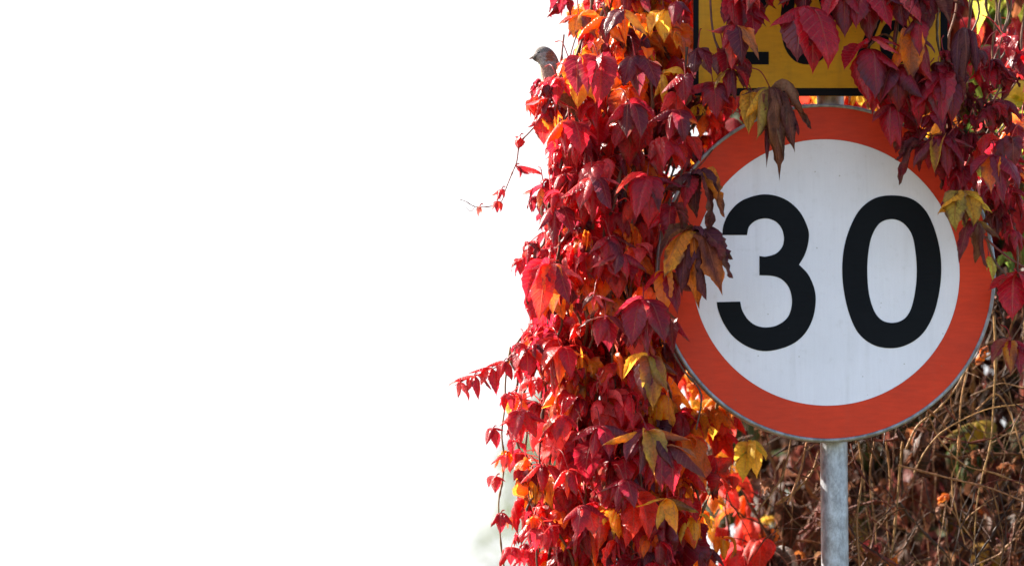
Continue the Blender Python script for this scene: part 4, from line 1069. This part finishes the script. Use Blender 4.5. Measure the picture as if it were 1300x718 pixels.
for i in range(900):
    px = RNG.uniform(870, 1440); py = RNG.uniform(-160, 960)
    Y = RNG.uniform(0.22, 1.5)
    edge = 872 + (Y - 0.2) * 90 + 14 * math.sin(py * 0.021) + 10 * math.sin(py * 0.06)
    if px < edge: continue
    if py > 380 and Y < 0.6 and px > 1000 and RNG.random() < 0.9: continue
    p = at(px, py, Y)
    if sun_lane(p): continue
    hid = (px - 1048) ** 2 + (py - 345) ** 2 < 205 ** 2
    if hid and Y < 1.05 and RNG.random() < 0.8: continue  # leaves hidden by the sign thinned out to let sun onto the stems
    pal = hedge_pal(px, py, Y)
    L = RNG.uniform(40, 85) * PXM * (1 + Y * 0.5)
    mbl = compound(p, R(-90) + RNG.normal(0, 1.1), L, pal, dry=0.5 if pal[0] in ('brown', 'umber', 'shade_brown') else RNG.choice([0, .2]), n=5 if RNG.random() < 0.8 else 3, NL=8, wide=0.6)
    specs.append((-Y * 3 + L * 10 - (6 if not (0 < px < 1300 and -20 < py < 718) else 0) - (4 if (px - 1048) ** 2 + (py - 345) ** 2 < 200 ** 2 else 0), mbl, False, None))
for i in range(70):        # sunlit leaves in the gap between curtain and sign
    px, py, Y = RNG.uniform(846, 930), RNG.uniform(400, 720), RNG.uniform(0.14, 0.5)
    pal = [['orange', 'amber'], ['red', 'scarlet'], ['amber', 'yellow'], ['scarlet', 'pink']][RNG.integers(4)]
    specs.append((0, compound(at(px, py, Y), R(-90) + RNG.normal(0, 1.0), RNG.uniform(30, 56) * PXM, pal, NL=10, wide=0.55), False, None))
for i in range(1100):      # inside of the hedge, its shade painted as dark leaf pigment
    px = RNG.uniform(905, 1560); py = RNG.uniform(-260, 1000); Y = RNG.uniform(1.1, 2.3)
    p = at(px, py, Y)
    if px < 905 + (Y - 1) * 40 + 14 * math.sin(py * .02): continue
    pal = [['dkgreen', 'shade_brown'], ['shade_brown', 'shade_brown'], ['shade_brown', 'umber'], ['dkgreen', 'dkgreen']][RNG.integers(4)]
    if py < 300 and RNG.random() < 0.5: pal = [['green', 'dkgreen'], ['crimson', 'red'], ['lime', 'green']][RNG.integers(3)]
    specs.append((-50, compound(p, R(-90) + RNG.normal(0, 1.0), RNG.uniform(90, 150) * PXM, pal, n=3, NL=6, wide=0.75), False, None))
# single leaves that read clearly in the photograph
def hback(px, py, Y, lf, lab=None):
    specs.append((60, hand(at(px, py, Y), lf, NL=12), False, lab))


hback(1262, -10, 0.75, [(-30, 60, .7, 'green', 'green', 0), (10, 80, .7, 'green', 'dkgreen', 0), (50, 60, .7, 'green', 'lime', 0)], 'broad green leaf')
hback(1290, 10, 0.8, [(-20, 70, .75, 'green', 'dkgreen', 0), (20, 70, .7, 'green', 'green', 0)], 'broad green leaf')
hback(1236, 24, 0.5, [(-20, 46, .6, 'scarlet', 'red', 0), (14, 46, .6, 'red', 'orange', 0)])
hback(950, 560, 0.25, [(-40, 40, .5, 'yellow', 'lime', .1), (-8, 58, .5, 'lime', 'yellow', .1), (20, 54, .5, 'yellow', 'yellow', .1), (50, 36, .5, 'yellow', 'lime', .2)], 'bright yellow sunlit leaf')
hback(905, 505, 0.2, [(-40, 40, .5, 'amber', 'orange', .3), (-4, 62, .5, 'amber', 'yellow', .4), (30, 46, .5, 'orange', 'amber', .3)])
hback(888, 525, 0.15, [(-40, 36, .5, 'orange', 'red', .2), (0, 50, .5, 'amber', 'orange', .3), (40, 36, .5, 'yellow', 'orange', .2)])
hback(925, 520, 0.3, [(-40, 36, .5, 'red', 'pink', .1), (0, 56, .5, 'scarlet', 'pink', .2), (40, 46, .5, 'red', 'scarlet', .1)])
hback(1240, 535, 0.45, [(-72, 60, .6, 'olive', 'dkgreen', .1), (-20, 44, .7, 'olive', 'green', .0), (30, 50, .6, 'olive', 'dkgreen', .1)], 'dull green withering leaf among brown stems')
hback(905, 590, 0.2, [(-40, 36, .5, 'yellow', 'orange', .2), (0, 46, .5, 'red', 'pink', .2), (40, 40, .5, 'orange', 'scarlet', .2)])
finish_plant(hedge, specs, (M_back, M_back), nparts=100)

# ============ thing 4: the tangle of bare dry stems below and right of the sign
tangle = empty('dry_vine_tangle', tuple(at(1150, 718, 0.35)))
tag(tangle, 'tangle of bare brown vine stems behind the post and below the round sign', 'vine stems')
mb = MB()
big = MB()
def walk(px, py, Y, ang, n, step, curv):
    """a woody shoot: nearly straight between nodes, a small kink at each node"""
    pts = []; x, y = px, py; yy = Y; dY = RNG.normal(0, 0.006)
    k = RNG.normal(0, curv * 0.5)
    for i in range(n):
        pts.append(at(x, y, yy))
        k = k * 0.9 + RNG.normal(0, curv * 0.3)
        ang += k
        if i % 3 == 2: ang += RNG.choice([-1, 1]) * RNG.uniform(0.05, 0.38)
        x += math.sin(ang) * step; y += math.cos(ang) * step; yy = min(max(yy + dY, 0.10), 1.25)
    return pts


STC = [(0.30, 0.11, 0.03), (0.42, 0.18, 0.06), (0.13, 0.045, 0.02), (0.55, 0.28, 0.11), (0.17, 0.08, 0.04), (0.34, 0.07, 0.035), (0.09, 0.035, 0.02)]
for i in range(1250):
    px = RNG.uniform(880, 1420); py = RNG.uniform(330, 900)
    if px < 990 and py < 520: continue
    Y = RNG.uniform(0.12, 0.7) if RNG.random() < 0.7 else RNG.uniform(0.6, 1.2)
    ang = RNG.choice([RNG.normal(0, 0.5), RNG.uniform(-1.7, 1.7), math.pi + RNG.normal(0, .6)])
    n = int(RNG.integers(8, 22))
    pts = walk(px, py, Y, ang, n, RNG.uniform(5, 13), 0.09)
    r = RNG.uniform(0.0006, 0.0017) if RNG.random() < 0.88 else RNG.uniform(0.002, 0.0036)
    if sum(sun_lane(q) for q in pts) > 1 and RNG.random() < 0.8: continue
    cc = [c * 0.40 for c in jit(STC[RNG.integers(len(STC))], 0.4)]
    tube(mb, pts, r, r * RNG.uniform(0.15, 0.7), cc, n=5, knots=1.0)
    for q in range(2, n - 1, 3):           # side twigs and old petioles at the nodes
        if RNG.random() < 0.4:
            a_ = pts[q]; d_ = Vector((RNG.normal(0, 1), RNG.normal(0, .6), RNG.normal(0, 1))).normalized() * RNG.uniform(0.008, 0.05)
            tube(mb, [a_, a_ + d_ * 0.5 + Vector((0, 0, RNG.normal(0, .003))), a_ + d_], r * 0.55, r * 0.2, cc, n=4)
mb.build('thin_stems', M_bark, tangle)['kind'] = 'stuff'
MAIN = [[(1238, 440), (1228, 470), (1220, 510), (1217, 560), (1213, 590), (1208, 606), (1212, 640), (1225, 690)],
        [(1262, 400), (1264, 450), (1262, 500), (1258, 560), (1248, 600), (1240, 640), (1236, 700)],
        [(1150, 570), (1165, 540), (1190, 520), (1215, 490), (1232, 455)],
        [(1140, 590), (1180, 600), (1220, 610), (1260, 620), (1310, 640)],
        [(1240, 520), (1265, 500), (1285, 530), (1300, 580), (1320, 600)],
        [(1146, 560), (1142, 600), (1138, 650), (1130, 720)], [(1125, 560), (1130, 610), (1126, 660), (1132, 730)],
        [(1160, 600), (1176, 570), (1200, 545), (1250, 520), (1300, 512)],
        [(1180, 530), (1195, 560), (1225, 590), (1262, 600), (1300, 615)],
        [(1000, 640), (1015, 600), (1022, 570), (1030, 540)], [(985, 640), (1010, 622), (1030, 600), (1040, 570)],
        [(960, 650), (990, 610), (1000, 580), (1005, 550)], [(1090, 560), (1095, 600), (1088, 660), (1092, 730)],
        [(1110, 560), (1104, 610), (1112, 680), (1106, 740)]]
for q in MAIN:
    m_ = MB()
    px_tube(m_, q, RNG.uniform(0.09, 0.26), RNG.uniform(.0013, .0025), RNG.uniform(.0008, .0016), jit((0.34, 0.17, 0.065), 0.3))
    m_.build('stem', M_bark, tangle)
mb = MB()
for i in range(270):      # withered leaves caught among the stems
    px = RNG.uniform(900, 1420); py = RNG.uniform(430, 900); Y = RNG.uniform(0.15, 0.9)
    if px < 1000 and py < 520: continue
    pal = [['brown', 'umber'], ['orange', 'brown'], ['shade_brown', 'brown'], ['umber', 'maroon'], ['brown', 'dun']][RNG.integers(5)]
    compound(at(px, py, Y), RNG.uniform(0, 6.28), RNG.uniform(9, 34) * PXM, pal, dry=0.8, n=int(RNG.choice([1, 3, 3])), NL=8, mb=mb)
mb.build('withered_leaves', M_dry, tangle)['kind'] = 'stuff'

# ------------------------------------------------------------------ the bird
def bird():
    M_f, ntf, out = nmat('sparrow_feathers')
    a = N(ntf, 'ShaderNodeVertexColor', layer_name='pig')
    tcn = N(ntf, 'ShaderNodeTexCoord')
    nn = N(ntf, 'ShaderNodeTexNoise'); nn.inputs['Scale'].default_value = 420; nn.inputs['Detail'].default_value = 4
    ntf.links.new(tcn.outputs['Object'], nn.inputs['Vector'])
    cc = mixc(ntf, 1.0, a.outputs[0], ramp(ntf, nn.outputs['Fac'], [(0.3, (0.75,) * 3), (0.7, (2.0,) * 3)]), 'MULTIPLY')
    p = N(ntf, 'ShaderNodeBsdfPrincipled'); p.inputs['Roughness'].default_value = 0.85
    p.inputs['Specular IOR Level'].default_value = 0.15
    ntf.links.new(cc, p.inputs['Base Color'])
    b = N(ntf, 'ShaderNodeBump'); b.inputs['Strength'].default_value = 0.8; b.inputs['Distance'].default_value = 0.002
    ntf.links.new(nn.outputs['Fac'], b.inputs['Height']); ntf.links.new(b.outputs[0], p.inputs['Normal'])
    ntf.links.new(p.outputs[0], out.inputs[0])
    M_eye, nte, oute = nmat('bird_eye')
    p = N(nte, 'ShaderNodeBsdfPrincipled'); p.inputs['Base Color'].default_value = (0.01, 0.008, 0.006, 1); p.inputs['Roughness'].default_value = 0.12
    nte.links.new(p.outputs[0], oute.inputs[0])
    YB = -0.03
    root = empty('sparrow', tuple(at(706, 128, YB)))
    tag(root, 'small grey brown sparrow perched at the left edge of the creeper, looking left', 'bird')

    def loft(sections, name, colfn, n=20, smooth=True):
        """sections: (px, py, half width along the picture normal to the spine, half depth, spine angle deg)"""
        m = MB()
        rows = []
        for (px, py, rw, rd, an) in sections:
            c = at(px, py, YB); a_ = R(an)
            ax = Vector((math.cos(a_), 0, math.sin(a_)))     # across the spine, in the picture
            rows.append([tuple(c + ax * (rw * PXM * math.cos(q)) + Vector((0, rd * PXM * math.sin(q), 0))) for q in np.linspace(0, 2 * math.pi, n, endpoint=False)])
        V = np.array(rows); k = len(rows)
        idx = np.arange(k * n).reshape(k, n); nx = np.roll(idx, -1, 1)
        F = np.stack([idx[:-1], nx[:-1], nx[1:], idx[1:]], -1).reshape(-1, 4)
        Vf = V.reshape(-1, 3)
        C = np.array([colfn(*to_px(v), v[1]) for v in Vf])
        m.add(Vf, F, C)
        return m

    def resample(sec, k=3):
        s = np.array(sec, float); t = np.arange(len(s)); tt = np.linspace(0, len(s) - 1, (len(s) - 1) * k + 1)
        from_ = []
        for j in range(s.shape[1]):
            # smooth (cubic) interpolation
            P_ = [Vector((v, 0, 0)) for v in s[:, j]]
            from_.append([q.x for q in spline(P_, k)])
        return list(zip(*from_))

    def body_col(px, py, y):
        if py < 82 and px < 703:                       # head
            if py < 66 - (px - 690) * 0.1: c = (0.10, 0.085, 0.075)      # grey crown
            elif px > 693 and py < 78: c = (0.14, 0.05, 0.03)          # chestnut nape
            elif px < 681 and py > 69: c = (0.05, 0.04, 0.035)         # lores
            else: c = (0.17, 0.14, 0.13)                              # pale cheek
            return c
        if px < 686 + (py - 80) * 0.18: return (0.34, 0.29, 0.22)      # pale breast edge
        if py < 84: return (0.16, 0.11, 0.09)
        return (0.17, 0.10, 0.08)
    sec = [(676, 72.6, .6, .6, 60), (677.6, 71.4, 4.4, 3.8, 76), (681, 70, 8.4, 7.2, 84), (686, 69.2, 11.0, 9.8, 72), (691, 71.2, 12.2, 11, 50), (695, 76, 12.6, 12, 26), (697, 82, 13.4, 13, 12),
           (700, 91, 15.2, 15, 10), (703, 101, 16, 16, 12), (706, 112, 15, 15.5, 16), (712, 122, 12, 13, 24), (720, 132, 7.5, 9, 34), (726, 140, 4, 6, 38), (729, 144, 1, 2, 38)]
    loft(resample(sec, 4), 'body', body_col, n=28).build('body', M_f, root)
    bc = lambda px, py, y: (0.16, 0.11, 0.09) if py < 74.5 else (0.30, 0.20, 0.16)
    loft(resample([(677.5, 72.6, 2.6, 2.2, 72), (675, 73.2, 2.0, 1.7, 72), (672.6, 74.4, 1.1, 0.9, 70), (671, 75.3, .15, .15, 66)], 3), 'beak', bc, n=12).build('beak', M_f, root)
    for s in (-1, 1):
        e = MB(); c = at(684.2, 68.2, YB) + Vector((0, s * 8.3 * PXM, 0)); r = 1.7 * PXM
        th = np.linspace(0.01, math.pi - 0.01, 9); ph = np.linspace(0, 2 * math.pi, 14, endpoint=False)
        V = np.array([[(c.x + r * math.sin(t) * math.cos(q), c.y + r * .7 * math.sin(t) * math.sin(q), c.z + r * math.cos(t)) for q in ph] for t in th])
        idx = np.arange(9 * 14).reshape(9, 14); nx = np.roll(idx, -1, 1)
        e.add(V.reshape(-1, 3), np.stack([idx[:-1], nx[:-1], nx[1:], idx[1:]], -1).reshape(-1, 4))
        e.build('eye', M_eye, root)
    # folded wings: overlapping feather blades
    for s in (-1, 1):
        m = MB()
        for k in range(7):
            x0, y0 = 703 + k * 0.9, 88 + k * 2.0
            x1, y1 = 722 + k * 1.4, 128 + k * 2.2
            off = s * (14.5 - k * 0.35) * PXM
            cc_ = [(0.17, 0.08, 0.05), (0.26, 0.15, 0.10), (0.10, 0.07, 0.06)][k % 3]
            t = np.linspace(0, 1, 9)
            V = []
            for q in t:
                wd = 4.2 * math.sin(math.pi * min(1, q * 0.9 + 0.08)) ** 0.6
                cx_, cy_ = x0 + (x1 - x0) * q, y0 + (y1 - y0) * q
                for j in (-1, 0, 1):
                    P_ = at(cx_ + j * wd * 0.9, cy_ - j * wd * 0.45, YB)
                    bulge = math.sin(math.pi * q) * 1.6 * PXM * s
                    V.append((P_.x, P_.y + off * (1 - 0.45 * q) + bulge + (0 if j else s * 0.0008), P_.z))
            idx = np.arange(27).reshape(9, 3)
            m.add(V, np.stack([idx[:-1, :-1], idx[:-1, 1:], idx[1:, 1:], idx[1:, :-1]], -1).reshape(-1, 4), cc_)
        m.build('wing', M_f, root)
    m = MB()
    for k in range(5):
        V = []
        for q in np.linspace(0, 1, 6):
            wd = 2.6 * (0.6 + 0.4 * q)
            cx_, cy_ = 724 + 20 * q + (k - 2) * 1.2 * q, 136 + 38 * q
            for j in (-1, 1):
                P_ = at(cx_ + j * wd, cy_ - j * wd * 0.5, YB)
                V.append((P_.x, P_.y + (k - 2) * 0.0022, P_.z))
        idx = np.arange(12).reshape(6, 2)
        m.add(V, np.stack([idx[:-1, :-1], idx[:-1, 1:], idx[1:, 1:], idx[1:, :-1]], -1).reshape(-1, 4), (0.14, 0.09, 0.07))
    m.build('tail', M_f, root)
    for s in (-1, 1):
        m = MB()
        yo = s * 5 * PXM
        pts = [at(706, 120, YB) + Vector((0, yo, 0)), at(703, 127, YB) + Vector((0, yo, 0)), at(705, 131, YB) + Vector((0, yo * .9, 0))]
        tube(m, spline(pts, 4), .0011, .0009, (0.30, 0.17, 0.12), n=6)
        for dx in (-5, -3, 4):
            base = pts[-1]
            tube(m, spline([base, base + Vector((dx * PXM * .6, -.002, 0.001)), base + Vector((dx * PXM, -.003, -0.003))], 3), .0008, .0004, (0.28, 0.16, 0.11), n=5)
        m.build('leg', M_f, root)
    # twig it sits on
    tw = MB()
    return root


bird()

# ------------------------------------------------------------------ far shrub glimpsed at the lower left of the creeper
def far_tree(cx_px, top_py, Y, h, wpx, label):
    base = at(cx_px, 500, Y)
    root = empty('distant_tree', (base.x, Y, 0))
    tag(root, label, 'tree')
    top = at(cx_px, top_py, Y).z
    m = MB()
    tube(m, spline([(base.x, Y, -0.05), (base.x + .1, Y, top * .3), (base.x - .1, Y + .1, top * .6), (base.x, Y, top * .9)], 5), 0.16, 0.03, (0.12, 0.09, 0.07), n=10)
    wd = wpx * PXM * (Y + CAM_D) / CAM_D
    for k in range(14):
        a = RNG.uniform(0, 6.28); z0 = top * RNG.uniform(.25, .75)
        tube(m, spline([(base.x, Y, z0), (base.x + wd * .25 * math.cos(a), Y + wd * .25 * math.sin(a), z0 + top * .10), (base.x + wd * .5 * math.cos(a), Y + wd * .5 * math.sin(a), z0 + top * .18)], 4), 0.05, 0.012, (0.12, 0.09, 0.07), n=6)
    m.build('trunk', M_bark, root)
    m = MB()
    n = 1500
    for k in range(n):
        a = RNG.uniform(0, 6.28); q = RNG.random()
        z = top * (0.22 + 0.8 * q); rmax = wd * 0.5 * (math.sin(math.pi * min(1, 0.12 + 0.86 * q)) ** 0.6) * (1 + .35 * math.sin(a * 3 + q * 9) + .25 * math.sin(q * 23 + a))
        r = rmax * RNG.uniform(0.3, 1) ** 0.5
        c = np.array([base.x + r * math.cos(a), Y + r * math.sin(a), min(z, top)])
        d1 = RNG.normal(0, 1, 3); d1 /= np.linalg.norm(d1); d2 = np.cross(d1, RNG.normal(0, 1, 3)); d2 /= np.linalg.norm(d2)
        s = RNG.uniform(0.04, 0.09)
        m.add([c - d1 * s * 1.4, c - d2 * s * .6, c + d1 * s * 1.4, c + d2 * s * .6], [[0, 1, 2, 3]], jit((0.10, 0.13, 0.045), .4))
    m.build('crown', M_back, root, smooth=False)


far_tree(700, 500, 34.0, 3.6, 150, 'far green bush blurred behind the lower left of the creeper')
